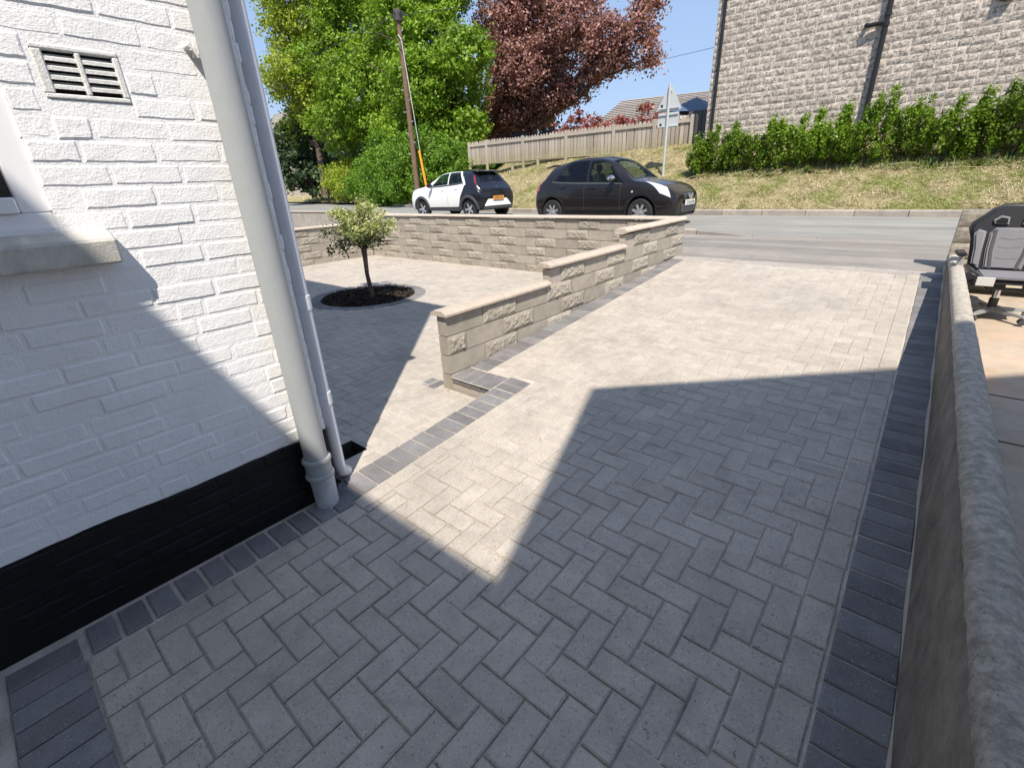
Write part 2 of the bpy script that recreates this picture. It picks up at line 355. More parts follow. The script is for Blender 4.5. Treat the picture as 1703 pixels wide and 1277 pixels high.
# bank and land beyond
def bank_h(x, y):
    d = y - yfar(x) - 0.13
    if x > -15:
        h = 0.68 + 0.445 * min(d, 4.2)
        if d > 4.2: h += 0.03 * min(d - 4.2, 60)
        fl = 0.68 + min(d, 2) * 0.10 + max(0, d - 2) * 0.06
        k = min(1, max(0, (x + 19) / 4.0)) if x < -15 else 1
    else: h = 0.68 + 0.445 * min(d, 4.2) + (0.03 * min(d - 4.2, 60) if d > 4.2 else 0)
    fl = 0.68 + min(d, 1.5) * 0.12 + 0.04 * max(0, min(d, 80) - 1.5)
    k = min(1, max(0, (x + 20) / 5.0)); k = k * k * (3 - 2 * k)
    h = h * k + fl * (1 - k)
    h += 0.05 * noise.noise(Vector((x * 1.3, y * 1.3, 0))) + 0.02 * noise.noise(Vector((x * 5, y * 5, 3)))
    return h
def bank():
    xs = list(np.concatenate([np.linspace(-160, -45, 24), np.linspace(-43, -21, 45), np.linspace(-20.7, 5, 130), np.linspace(6, 160, 20)]))
    ds = list(np.concatenate([np.linspace(0, 6.5, 40), np.linspace(7, 20, 12), np.linspace(25, 330, 12)]))
    vs = []; fs = []; n = len(ds)
    for i, x in enumerate(xs):
        for j, d in enumerate(ds):
            y = yfar(x) + 0.13 + d; z = bank_h(x, y) if j else 0.665
            vs.append((x, y, z))
            if i and j: a = (i - 1) * n + j - 1; b = i * n + j - 1; fs.append((a, b, b + 1, a + 1))
    o = mesh_obj('grass_bank', vs, fs, M_bank, smooth=True); o['kind'] = 'structure'
bank()
# cut grass / straw lying on the bank and verge
def blades(name, n, xr, dr, size, mat, lab, tall=0.35):
    x = rng.uniform(xr[0], xr[1], n); d = rng.uniform(dr[0], dr[1], n)
    P = np.array([(a, yfar(a) + 0.13 + b, bank_h(a, yfar(a) + 0.13 + b)) for a, b in zip(x, d)])
    ang = rng.uniform(0, 2 * np.pi, n); L = rng.uniform(0.4, 1.0, n) * size; el = rng.uniform(0.0, tall, n) + (rng.random(n) < .3) * rng.uniform(0, .9, n)
    D = np.stack([np.cos(ang) * np.cos(el), np.sin(ang) * np.cos(el), np.sin(el) + 0.3 * np.cos(el) * (np.sin(ang))], 1) * L[:, None]
    S = np.stack([-np.sin(ang), np.cos(ang), np.full(n, 0.3)], 1) * (L * 0.05 + 0.002)[:, None]
    base = P + np.array([0, 0, 0.012])
    V = np.stack([base - S, base + S, base + D], 1).reshape(-1, 3)
    tri_mesh(name, V, 3, mat, tagd=dict(kind='stuff', label=lab))
def tri_mesh(name, V, k, mat, parent=None, tagd=None, smooth=False):
    n = len(V) // k; me = bpy.data.meshes.new(name)
    me.vertices.add(len(V)); me.vertices.foreach_set('co', np.asarray(V, np.float32).ravel())
    me.loops.add(n * k); me.loops.foreach_set('vertex_index', np.arange(n * k, dtype=np.int32))
    me.polygons.add(n); me.polygons.foreach_set('loop_start', np.arange(0, n * k, k, dtype=np.int32))
    me.materials.append(mat); me.update(calc_edges=True)
    o = link(name, me, parent)
    if tagd:
        for a, b in tagd.items(): o[a] = b
    return o
blades('cut_grass', 95000, (-19, 3.5), (0.0, 4.4), 0.10, M_straw, 'dry cut grass lying over the roadside bank')
blades('verge_grass', 9000, (-48, -17), (0.0, 2.2), 0.30, M_straw, 'rough grass on the verge below the trees', 0.9)
# long dead stalks
mbs = MB()
for _ in range(70):
    x = random.uniform(-8, 1.5); d = random.uniform(1.2, 3.8); y = yfar(x) + .13 + d; a = random.uniform(-0.5, 0.9); L = random.uniform(.3, .9)
    p = Vector((x, y, bank_h(x, y) + .02)); q = p + Vector((math.cos(a) * L, math.sin(a) * L * .5, .12 * random.random() + .2 * math.sin(a) * L))
    mbs.tube([p, (p + q) / 2 + Vector((0, 0, .03)), q], .006, 3)
o = mbs.build('dead_stalks', M_straw); tag(o, 'pale dead stalks scattered over the bank', kind='stuff')

# ------------------------------------------------------------------ foliage
def leaf_cloud(name, lobes, mat, parent, size, per_m2, clump=0.4, squash=0.85, jitter=0.25, shell=0.35, up=0.35, hr=0.72):
    C = []; Nn = []
    for (x, y, z, rx, rz) in lobes:
        rh = rx * hr; area = 4 * math.pi * ((rh * rh + rh * rz + rz * rz) / 3)
        n = max(6, int(area * per_m2))
        k = max(3, int(n / 42))
        u = rng.normal(size=(k, 3)); u /= np.linalg.norm(u, axis=1)[:, None]
        rad = 1 - shell * rng.random(k) ** 1.5 + 0.10 * rng.normal(size=k)
        cc = np.array([x, y, z]) + u * rad[:, None] * np.array([rh, rh, rz])
        cs = clump * (0.6 + 0.9 * rng.random(k))
        idx = rng.integers(0, k, n)
        pts = cc[idx] + rng.normal(size=(n, 3)) * cs[idx][:, None] * np.array([0.55, 0.55, 0.55 * squash])
        C.append(pts); Nn.append(u[idx])
    P = np.concatenate(C); U = np.concatenate(Nn); n = len(P)
    N = U * 0.5 + rng.normal(size=(n, 3)) * 0.6 + np.array([0, 0, up]); N /= np.linalg.norm(N, axis=1)[:, None]
    A = np.cross(N, rng.normal(size=(n, 3))); A /= np.linalg.norm(A, axis=1)[:, None]; B = np.cross(N, A)
    s = size * (0.6 + 0.8 * rng.random(n))[:, None]
    V = np.stack([P - A * s * .5, P - B * s * .3 + N * s * .05, P + A * s * .5, P + B * s * .3 + N * s * .05], 1).reshape(-1, 3)
    return tri_mesh(name, V, 4, mat, parent)
def limbs(name, base, lobes, r0, mat, parent, fork=0.35, sub=3):
    m = MB(); base = Vector(base); ctr = Vector((np.mean([l[0] for l in lobes]), np.mean([l[1] for l in lobes]), np.mean([l[2] for l in lobes])))
    f = base.lerp(ctr, fork); f.x = base.x * .6 + f.x * .4
    m.tube([base, base.lerp(f, .5) + Vector((.05, 0, 0)), f], [r0, r0 * .8, r0 * .7], 9)
    for l in lobes:
        e = Vector(l[:3]); mid = f.lerp(e, .5) + Vector((random.uniform(-.3, .3), random.uniform(-.3, .3), random.uniform(-.1, .5)))
        m.tube([f, mid, e], [r0 * .5, r0 * .28, r0 * .12], 6)
        for _ in range(sub):
            q = e + Vector((random.uniform(-1, 1) * l[3] * .8, random.uniform(-1, 1) * l[3] * .8, random.uniform(-.6, .9) * l[4]))
            m.tube([mid.lerp(e, .6), q], [r0 * .14, r0 * .04], 4)
    return m.build(name, mat, parent)
GREEN_L = [(-38.5, 21, 11.9, 2.6, 1.7), (-37.0, 20, 9.0, 3.2, 1.7), (-36.7, 22, 12.5, 3.4, 1.9), (-36.2, 19, 9.2, 2.2, 1.0), (-35.9, 21, 7.9, 3.1, 2.1), (-39.4, 21, 6.1, 2.2, 1.4), (-36.3, 22, 15.4, 4.2, 2.0), (-38.7, 21, 13.6, 2.0, 1.2)]
GREEN_C = [(-33.3, 23, 11.3, 4.0, 2.2), (-31.7, 24, 14.4, 5.3, 2.3), (-30.6, 21, 7.5, 3.8, 2.2), (-34.5, 22, 9.6, 3.6, 2.0), (-29.7, 23, 9.0, 3.3, 1.9), (-33.4, 21, 5.7, 3.3, 1.4), (-29.8, 22, 5.4, 3.2, 1.5)]
GREEN_R = [(-23.1, 21, 9.1, 2.8, 1.5), (-19.8, 20, 7.6, 2.0, 1.1), (-22.7, 19.5, 6.6, 2.8, 1.6), (-21.5, 21, 6.3, 2.3, 1.4), (-23.7, 22, 12.1, 3.6, 1.9), (-23.7, 20, 4.6, 2.8, 1.2), (-19.6, 20, 4.2, 1.2, 1.1), (-24.9, 21, 10.5, 2.5, 1.5), (-22.2, 21, 4.9, 2.1, 0.9), (-26.8, 22, 7.4, 2.8, 1.8), (-26.6, 22, 11.4, 3.0, 1.8), (-26.5, 21, 4.9, 2.6, 1.2)]
BEECH = [(-21.7, 25, 10.0, 2.0, 1.5), (-20.2, 26, 10.5, 2.5, 1.6), (-19.6, 24.5, 7.6, 2.3, 1.5), (-21.9, 25.5, 6.5, 1.9, 1.4), (-18.5, 26, 8.2, 2.2, 1.5), (-16.6, 25.5, 9.4, 2.2, 1.5), (-18.8, 27, 12.0, 4.1, 1.6), (-14.8, 25.5, 8.2, 1.5, 1.1), (-13.3, 26, 8.3, 1.3, 0.9), (-12.4, 26, 7.1, 0.7, 0.6), (-15.7, 26, 7.0, 1.5, 0.7), (-17.8, 26.5, 6.3, 1.6, 0.9), (-20.8, 26.5, 5.4, 2.3, 1.1), (-19.2, 26, 6.0, 1.7, 0.9), (-13.2, 26.5, 9.3, 1.0, 0.7), (-14.3, 26, 7.2, 1.2, 0.6), (-22.5, 27, 8.2, 2.2, 1.6), (-24.0, 27, 5.4, 2.0, 1.6), (-20.5, 27.5, 8.5, 2.5, 1.8)]
def tree(nm, label, lobes, base, r0, lm, size, dens, **kw):
    e = empty(nm, label, 'tree', base)
    off = Vector(base); lb = [(l[0] - off.x, l[1] - off.y, l[2] - off.z, l[3], l[4]) for l in lobes]
    limbs('trunk', (0, 0, 0), lb, r0, M_bark, e)
    leaf_cloud('crown', lb, lm, e, size, dens, **kw)
    return e
tree('deciduous_tree', 'sparse yellow-green tree leftmost of the roadside trees against the sky', GREEN_L, (-36.5, 20.5, 1.2), .3, L_yellow, .19, 115, clump=.40, shell=.6)
tree('deciduous_tree', 'tall bright green tree directly behind the utility pole and low bushes', GREEN_C, (-31, 22, 1.4), .45, L_green, .20, 150, clump=.36)
tree('deciduous_tree', 'bright green broadleaf tree between the pole and the purple-leaved beech', GREEN_R, (-23.5, 21.5, 1.7), .4, L_green, .19, 170, clump=.34)
tree('copper_beech_tree', 'large copper beech with dark purple-brown leaves behind the wooden fence', BEECH, (-20.6, 26.4, 2.8), .34, L_copper, .165, 210, clump=.34, shell=.55)
for i, (lb, lobes, nm_) in enumerate([
    ('bright green bush beside the near end of the wooden fence', [(-18.6, 17.6, 2.7, 1.6, 0.9), (-16.9, 17.4, 2.4, 0.8, 0.6), (-17.8, 17.2, 1.7, 1.4, .8)], 0),
    ('broad bright green bush at the foot of the utility pole', [(-20.8, 17.5, 2.9, 2.3, 1.3), (-21.6, 17.2, 1.7, 2.0, 1.0), (-19.8, 17, 1.6, 1.6, .8)], 0),
    ('rounded mid-green bush in the middle of the roadside bushes', [(-23.9, 18.2, 2.5, 2.6, 1.3), (-24.7, 19, 3.6, 2.2, 1.0), (-24, 18, 1.4, 2.4, .8)], 0),
    ('low green bush left of the middle of the roadside bushes', [(-27.5, 19.6, 2.0, 2.7, 1.1), (-28.5, 20, 1.4, 2.4, .7)], 0),
    ('low olive green scrub at the left end of the roadside bushes', [(-32.0, 21, 1.9, 3.0, 1.1), (-33.8, 22, 2.6, 3.0, 1.2), (-36, 22.5, 1.9, 2.5, 1.1)], 1)]):
    b = lobes[0]; e = empty('roadside_bush', lb, 'bush', (b[0], b[1], bank_h(b[0], b[1])), 'bushes along the far side of the road')
    lb2 = [(l[0] - b[0], l[1] - b[1], l[2] - e.location.z, l[3], l[4]) for l in lobes]
    limbs('stem', (0, 0, 0), lb2, .06, M_bark, e); leaf_cloud('foliage', lb2, L_bush if not nm_ else L_yellow, e, .13, 330, clump=.24, hr=.85)
tree('conifer_tree', 'dark conifer at the left of the trees beside the white house corner', [(-40.2, 21, 5.2, 3.4, 1.5), (-40.2, 21, 3.4, 4.0, 1.6), (-39.8, 21.5, 7.2, 1.4, 1.2), (-38.8, 21, 2.3, 2.6, 1)], (-39.3, 21, 1), .25, L_conifer, .28, 80, clump=.4)
# dark-leaved wood behind, one mass
leaf_cloud('background_wood', [(-48, 34, 5, 7, 4), (-40, 31, 4, 6, 3.5), (-33, 30, 5, 6, 3.5), (-28, 29, 4.5, 5, 3.2), (-24, 30, 5, 3, 3), (-55, 36, 4, 7, 3)], L_conifer, None, .4, 26, clump=.8)
bpy.data.objects['background_wood']['kind'] = 'stuff'; bpy.data.objects['background_wood']['label'] = 'dark-leaved mass of wood behind the roadside trees'
# purple-leaved shrubs behind the fence
PURP = [(-13.4, 21, 4.0, .75, .5), (-14.3, 21, 3.6, .8, .5), (-12.3, 21, 3.7, .8, .4), (-11.2, 21, 3.8, .6, .4), (-10.1, 21, 3.9, .7, .55), (-9.2, 20.6, 3.5, .7, .4), (-7.5, 20.5, 3.4, .5, .5)]
PL = ['purple-red shrub tallest behind the fence below the grey tiled roof', 'purple-red shrub leftmost behind the fence', 'purple-red shrub second from tallest behind the fence', 'small purple-red shrub in the middle behind the fence', 'purple-red shrub left of the triangular road sign', 'purple-red shrub just behind the triangular road sign', 'purple-red shrub beside the blue shed roof']
for (x, y, z, rx, rz), lab in zip(PURP, PL):
    z -= .22
    e = empty('purple_shrub', lab, 'shrub', (x, y, 2.5), 'purple shrubs behind the fence')
    lb = [(0, 0, z - 2.5, rx, rz), (0.2, 0, z - 2.5 - rz, rx * 1.1, rz), (-.2, 0, z - 2.4 + rz * .6, rx * .4, rz * .7)]
    limbs('stem', (0, 0, 0), lb, .03, M_bark, e); leaf_cloud('foliage', lb, L_purple, e, .13, 170, clump=.16, hr=1)

# privet hedge shrubs in front of the stone house
HED = [(-5.25, 2.40, .42), (-4.65, 2.62, .5), (-4.05, 2.5, .45), (-3.35, 2.68, .5), (-2.75, 2.62, .4), (-2.2, 2.72, .42), (-1.75, 2.62, .42), (-1.15, 2.88, .52), (-.6, 2.72, .42), (-.05, 2.76, .45), (.45, 2.62, .45), (1.0, 2.8, .5), (1.6, 2.8, .5), (2.3, 2.9, .55)]
HL = ['low green privet shrub at the left end of the row by the house corner', 'wide green privet shrub second from the left end of the row', 'green privet shrub third from the left end, under the bare stone wall', 'green privet shrub with a pointed top, left of the gap showing brick', 'small green privet shrub just right of the gap showing brick', 'green privet shrub left of the black wall pipe', 'green privet shrub directly below the black wall pipe', 'tallest pointed privet shrub right of the black wall pipe', 'green privet shrub right of the tallest pointed one', 'green privet shrub with dark hollow beneath, towards the right', 'green privet shrub beside big dock leaves, near the right edge', 'full green privet shrub at the right edge of the photo', 'green privet shrub past the right edge of the frame', 'green privet shrub farthest right under the stone house']
for (x, zt, w), lab in zip(HED, HL):
    y = 14.75 + random.uniform(-.1, .1); z0 = bank_h(x, y)
    e = empty('privet_shrub', lab, 'shrub', (x, y, z0), 'privet shrubs in a row below the stone house')
    h = zt - z0; lb = [(random.uniform(-.1, .1), .1, h * .48, w * .8, h * .34), (random.uniform(-.2, .2), -.05, h * .26, w * .6, h * .18)]
    for _ in range(9):
        a = random.uniform(-1, 1) * w * .85; top = h * random.uniform(.62, 1.16) - abs(a) * .25; lb.append((a, random.uniform(-.4, .1), top - .2, random.uniform(.06, .12), random.uniform(.2, .32)))
    limbs('stem', (0, 0, 0), lb, .025, M_bark, e, .3, 4)
    leaf_cloud('foliage', lb, L_hedge, e, .056, 1050, clump=.06, hr=1, squash=1.9, shell=.6)
    # upright new shoots
blades('weeds', 2600, (-5.6, 2.6), (1.6, 2.5), 0.26, L_dock, 'weeds and leaves under the hedge', 1.0)
for i, (x, d) in enumerate([(-3.1, 1.9), (-2.55, 1.75), (-1.2, 2.0), (-.2, 1.9), (.55, 1.7), (-4.6, 2.0)]):
    y = yfar(x) + .13 + d; z = bank_h(x, y); m = MB()
    for k in range(11):
        a = random.uniform(0, 6.28); L = random.uniform(.14, .3); wd = L * .22; el = random.uniform(.3, 1.1)
        D = Vector((math.cos(a) * math.cos(el), math.sin(a) * math.cos(el), math.sin(el))); S = Vector((-math.sin(a), math.cos(a), 0)) * wd
        m.add([Vector((0, 0, .02)), D * L * .5 + S, D * L + Vector((0, 0, -.05)), D * L * .5 - S], [(0, 1, 2, 3)])
    o = m.build('dock_plant', L_dock); o.location = (x, y, z)
    tag(o, ['broad-leaved dock plant below the brick gap in the hedge', 'broad-leaved dock plant left of the black wall pipe foot', 'broad-leaved dock plant under the tallest privet shrub', 'broad-leaved dock plant towards the right of the hedge foot', 'broad-leaved dock plant near the right edge of the bank', 'broad-leaved dock plant under the left end of the hedge'][i], 'plant', 'dock plants on the bank')

# ------------------------------------------------------------------ pavers
_pc = {}
def paver_mesh(L, Wd, mat, h=0.05, ch=0.0055):
    key = (round(L, 3), round(Wd, 3), mat.name, h, ch)
    if key in _pc: return _pc[key]
    a, b = L / 2, Wd / 2; c = min(ch, a * .4, b * .4)
    vs = [(-a, -b, -h), (a, -b, -h), (a, b, -h), (-a, b, -h), (-a, -b, -c * .8), (a, -b, -c * .8), (a, b, -c * .8), (-a, b, -c * .8), (-a + c, -b + c, 0), (a - c, -b + c, 0), (a - c, b - c, 0), (-a + c, b - c, 0)]
    fs = [(8, 9, 10, 11)] + [(i, (i + 1) % 4, 4 + (i + 1) % 4, 4 + i) for i in range(4)] + [(4 + i, 4 + (i + 1) % 4, 8 + (i + 1) % 4, 8 + i) for i in range(4)]
    me = bpy.data.meshes.new('paver'); me.from_pydata(vs, [], fs); me.materials.append(mat); me.update(); _pc[key] = me; return me
CAMX = Vector((0, 0, 1.5))
class Paving:
    """collects rectangular pavers; nearest 300 become parts, the rest one stuff part"""
    def __init__(s, parent, name, mat, plane=True, z=0.0, h=0.05, limit=300): s.p = parent; s.n = name; s.m = mat; s.items = []; s.plane = plane; s.z = z; s.h = h; s.lim = limit
    def rect(s, x0, x1, y0, y1, gap=0.0062, rot=0.0, dz_=0.0):
        if x1 - x0 < .02 or y1 - y0 < .02: return
        s.items.append(((x0 + x1) / 2, (y0 + y1) / 2, x1 - x0 - gap, y1 - y0 - gap, rot, dz_))
    def done(s):
        def dist(i): return i[0] ** 2 + i[1] ** 2 - (2 if i[1] > -.5 else -50)
        s.items.sort(key=dist); V = []; F = []
        for k, (x, y, L, Wd, rot, dd) in enumerate(s.items):
            if y > 4.0 and rot == 0: L += .0018; Wd += .0018
            me = paver_mesh(L, Wd, s.m, s.h, .0055 if y < 3.4 else .004)
            ph = math.atan(SL) if (s.plane and y > .9) else 0.0
            z = (dz(y) if s.plane else s.z) + dd + random.uniform(-.0012, .0012)
            jt = (ph + random.gauss(0, .004), random.gauss(0, .004), rot + random.gauss(0, .006))
            if k < s.lim: link(s.n, me, s.p, (x + random.gauss(0, .0007), y + random.gauss(0, .0007), z), jt)
            else:
                mt = Matrix.Translation((x, y, z)) @ Matrix.Rotation(rot, 4, 'Z') @ Matrix.Rotation(ph, 4, 'X')
                n = len(V); V += [tuple(mt @ v.co) for v in me.vertices]; F += [tuple(n + i for i in f.vertices) for f in me.polygons]
        if V:
            o = mesh_obj(s.n + '_field', V, F, s.m, s.p); o['kind'] = 'stuff'
def herring(pav, rects, ox, oy, skip=None):
    x0 = min(r[0] for r in rects); x1 = max(r[1] for r in rects); y0 = min(r[2] for r in rects); y1 = max(r[3] for r in rects); u = 0.1
    ni = int((x1 - x0) / u) + 8; nj = int((y1 - y0) / u) + 8; seen = set()
    i0 = int((x0 - ox) / u) - 4; j0 = int((y0 - oy) / u) - 4
    for i in range(i0, i0 + ni):
        for j in range(j0, j0 + nj):
            if (i - j) % 4: continue
            for (a, b, c, d) in ((i, i + 1, j, j + 2), (i - 2, i, j + 1, j + 2)):
                X0, X1, Y0, Y1 = ox + a * u, ox + b * u, oy + c * u, oy + d * u
                parts = []
                for (rx0, rx1, ry0, ry1) in rects:
                    q = (max(X0, rx0), min(X1, rx1), max(Y0, ry0), min(Y1, ry1))
                    if q[1] - q[0] > 1e-6 and q[3] - q[2] > 1e-6: parts.append(q)
                if sum((q[1] - q[0]) * (q[3] - q[2]) for q in parts) > .02 - 1e-6: parts = [(X0, X1, Y0, Y1)]
                for q in parts:
                    if q[1] - q[0] > .015 and q[3] - q[2] > .015 and not (skip and skip(*q)): pav.rect(*q)

# driveway: sand bed as one bent sheet, pavers on it
def bed(name, segs, mat, lab):
    V = []; F = []
    for (xa, xb, ya, yb, za, zb) in segs:
        n = len(V); V += [(xa, ya, za), (xb, ya, za), (xb, yb, zb), (xa, yb, zb)]; F.append((n, n + 1, n + 2, n + 3))
    o = mesh_obj(name, V, F, mat); tag(o, lab, kind='structure'); return o
JD = 0.011
JF = .0055
drive = bed('driveway', [(-2.139, .27, -2.2, .9, -JD, -JD), (-2.18, .27, .9, 2.236, -JD, dz(2.236) - JF), (-2.598, .27, 2.236, 6.6, dz(2.236) - JF, dz(6.6) - JF)], M_sand, 'grey herringbone block driveway sloping up to the road')
pv = Paving(drive, 'paver', M_paver)
herring(pv, [(-1.935, -.025, -.17, .93), (-1.865, -.025, .93, 2.5), (-2.305, -.025, 2.5, 6.42)], -.424, 1.11)
y = -.17
while y < 6.42: pv.rect(-.025, .075, y, min(y + .2, 6.42)); y += .2
y = .93
while y < 2.45: pv.rect(-1.967, -1.867, y, min(y + .2, 2.5)); y += .2
y = 2.56
while y < 6.4: pv.rect(-2.408, -2.306, y, min(y + .2, 6.42)); y += .2
x = -2.1
for k in range(6): pv.rect(-2.41 + k * .2, -2.21 + k * .2, 2.5, 2.56) if False else None
pv.done()
eb = Paving(drive, 'edging_paver', M_border)
y = -.16
while y < 6.42: eb.rect(.08, .262, y, y + .106, .007); y += .106
y = -.155
while y < .86: eb.rect(-2.118, -1.94, y, y + .099, .016); y += .099
y = .90
while y < 2.43: eb.rect(-2.178, -1.97, y, y + .0985, .008); y += .0985
y = 2.46
while y < 6.42: eb.rect(-2.598, -2.41, y, y + .107, .007); y += .107
for k in range(4): eb.rect(-2.598 + k * .104, -2.494 + k * .104, 2.242, 2.452, .005)
x = -2.09
while x < .2: eb.rect(x, x + .1, -.37, -.172, .006); x += .1
eb.done()
M_greypav = concrete('grey_paver', (0.30, 0.275, 0.25), (0.38, 0.35, 0.32), 9, speck=.4, speck_scale=150, pits=.6, bump=.5, rvar=.08)
eb = Paving(drive, 'end_paver', M_greypav)
x = -2.59
while x < .2: eb.rect(x, min(x + .2, .26), 6.42, 6.52, .006); eb.rect(x - .1, min(x + .1, .26), 6.52, 6.6, .006); x += .2
eb.done()
# riser under the step edge and haunch along the raised edging
box_obj('step_riser', (-2.598, -2.17, 2.256, 2.4, -.1, .068), M_mortar, drive)
MB().add([(-2.178, .9, -.2), (-2.178, 2.44, -.2), (-2.178, 2.44, dz(2.44) - .045), (-2.178, .9, -.03), (-2.12, .9, -.2), (-2.12, 2.44, -.2), (-2.12, 2.44, dz(2.44) - .045), (-2.12, .9, -.03)], [(0, 1, 2, 3), (4, 5, 6, 7), (3, 2, 6, 7), (0, 3, 7, 4), (1, 2, 6, 5)]).build('haunching', M_mortar, drive)
sheet('rear_yard', [(-2.139, -2.2, -.012), (3, -2.2, -.012), (3, -.37, -.012), (-2.139, -.37, -.012)], M_patio)

# front garden paving
GX0, GX1, GY0, GY1 = -10.3, -2.6, 1.0, 6.78
TC = Vector((-6.28, 3.92)); TR0, TR1 = .70, .87
gul = (-2.555, -2.37, 1.13, 1.29)
JD = .005
garden = bed('garden_paving', [(-16, gul[0], GY0, 2.236, -JD, -JD), (gul[1], -2.179, GY0, 2.236, -JD, -JD), (gul[0], gul[1], GY0, gul[2], -JD, -JD), (gul[0], gul[1], gul[3], 2.236, -JD, -JD), (-16, -2.7, 2.236, GY1, -JD, -JD), (-2.7, -2.6, 2.2, 2.3, -JD, -JD)], M_sand, 'herringbone block paving of the walled front garden')
gp = Paving(garden, 'paver', M_paver, plane=False)
def gskip(a, b, c, d):
    cx, cy = (a + b) / 2, (c + d) / 2
    if math.hypot(cx - TC.x, cy - TC.y) < TR1 - .04: return True
    return a < gul[1] and b > gul[0] and c < gul[3] and d > gul[2]
herring(gp, [(-2.96, -2.185, 1.0, 2.236), (-10.28, -2.96, 1.0, 6.76), (-2.96, -2.70, 2.236, 6.76)], -2.62, 1.0, gskip)
gp.done()
ring = Paving(garden, 'ring_paver', M_border, plane=False)
nr = 46
for k in range(nr):
    a = 2 * math.pi * k / nr; rr = (TR0 + TR1) / 2; x, y = TC.x + rr * math.cos(a), TC.y + rr * math.sin(a)
    ring.items.append((x, y, TR1 - TR0, 2 * math.pi * rr / nr - .012, a, .004))
ring.done()
bd = Paving(garden, 'mortared_border_paver', M_border, plane=False)
for k in range(3): bd.rect(-2.93 + k * .1, -2.83 + k * .1, 2.15, 2.32, .006)
bd.items = bd.items[:2]; bd.done()
# gully pit
m = MB(); x0, x1, y0, y1 = gul
m.add([(x0, y0, -JD), (x1, y0, -JD), (x1, y1, -JD), (x0, y1, -JD), (x0, y0, -.14), (x1, y0, -.14), (x1, y1, -.14), (x0, y1, -.14)], [(0, 1, 5, 4), (1, 2, 6, 5), (2, 3, 7, 6), (3, 0, 4, 7), (4, 5, 6, 7)])
gm = concrete('gully_dark', (.03, .028, .022), (.06, .055, .045), 20, bump=.8, rvar=0)  # very dark colour for the whole pit lining
m.build('gully_pit', gm, garden)
# tree bed
m = MB(); n = 60
m.add([(TC.x, TC.y, -.005)] + [(TC.x + TR0 * 1.01 * math.cos(2 * math.pi * k / n), TC.y + TR0 * 1.01 * math.sin(2 * math.pi * k / n), -.003) for k in range(n)], [(0, k + 1, (k + 1) % n + 1) for k in range(n)])
tb = m.build('planting_bed', M_soil); tag(tb, 'round bed of dark bark mulch under the small standard tree', 'planting bed')
a_ = rng.uniform(0, 2 * np.pi, 3500); r_ = (TR0 - .03) * np.sqrt(rng.random(3500)); n_ = 3500
P = np.stack([TC.x + r_ * np.cos(a_), TC.y + r_ * np.sin(a_), rng.uniform(0, .022, n_)], 1)
A = rng.normal(size=(n_, 3)) * np.array([1, 1, .35]); A /= np.linalg.norm(A, axis=1)[:, None]; B = np.cross(A, rng.normal(size=(n_, 3))); B /= np.linalg.norm(B, axis=1)[:, None]
s_ = rng.uniform(.012, .035, n_)[:, None]
V = np.stack([P - A * s_ - B * s_ * .3, P + A * s_ - B * s_ * .3, P + A * s_ + B * s_ * .3, P - A * s_ + B * s_ * .3], 1).reshape(-1, 3)
M_chip = concrete('bark_chip', (0.02, 0.015, 0.012), (0.06, 0.044, 0.034), 80, bump=.4, rvar=.5)
tri_mesh('bark_chips', V, 4, M_chip, tb, dict(kind='stuff'))

# standard tree (grafted willow lollipop)
wt = empty('standard_tree', 'small lollipop willow with pale variegated leaves in the round mulch bed', 'tree', (-6.13, 3.88, 0))
m = MB(); m.tube([(0, 0, -.02), (.01, 0, .06), (-.035, 0, .35), (-.03, .01, .62), (-.01, 0, .80)], [.045, .034, .03, .036, .05], 9)
for k in range(34):
    a = random.uniform(0, 6.28); el = random.uniform(-.05, 1.35); L = random.uniform(.28, .55)
    d = Vector((math.cos(a) * math.cos(el), math.sin(a) * math.cos(el), math.sin(el)))
    p0 = Vector((0, 0, .74 + random.uniform(-.05, .06))); m.tube([p0, p0 + d * L * .5 + Vector((0, 0, .03)), p0 + d * L + Vector((0, 0, .02))], [.013, .008, .003], 4)
m.build('trunk', M_bark, wt)
leaf_cloud('crown', [(.0, 0, 1.06, .46, .28), (-.22, -.1, 1.0, .30, .22), (.28, .05, 1.06, .30, .22), (.1, 0, 1.25, .30, .14), (.45, .05, 1.0, .2, .15), (-.3, 0, 1.2, .24, .12), (-.5, 0, 1.22, .1, .06), (.52, 0, 1.2, .12, .06), (.0, 0, 1.38, .12, .06)], L_willow, wt, .040, 800, clump=.07, shell=.85, hr=.9)
leaf_cloud('lower_foliage', [(-.32, -.05, .88, .42, .14), (-.1, 0, .9, .4, .16), (.2, 0, .85, .35, .08), (-.45, .1, 1.05, .22, .14), (-.3, -.2, .74, .3, .06)], L_willowd, wt, .040, 480, clump=.08, shell=.6, hr=.9)  # darker leaves on the lower and left lobes of the crown

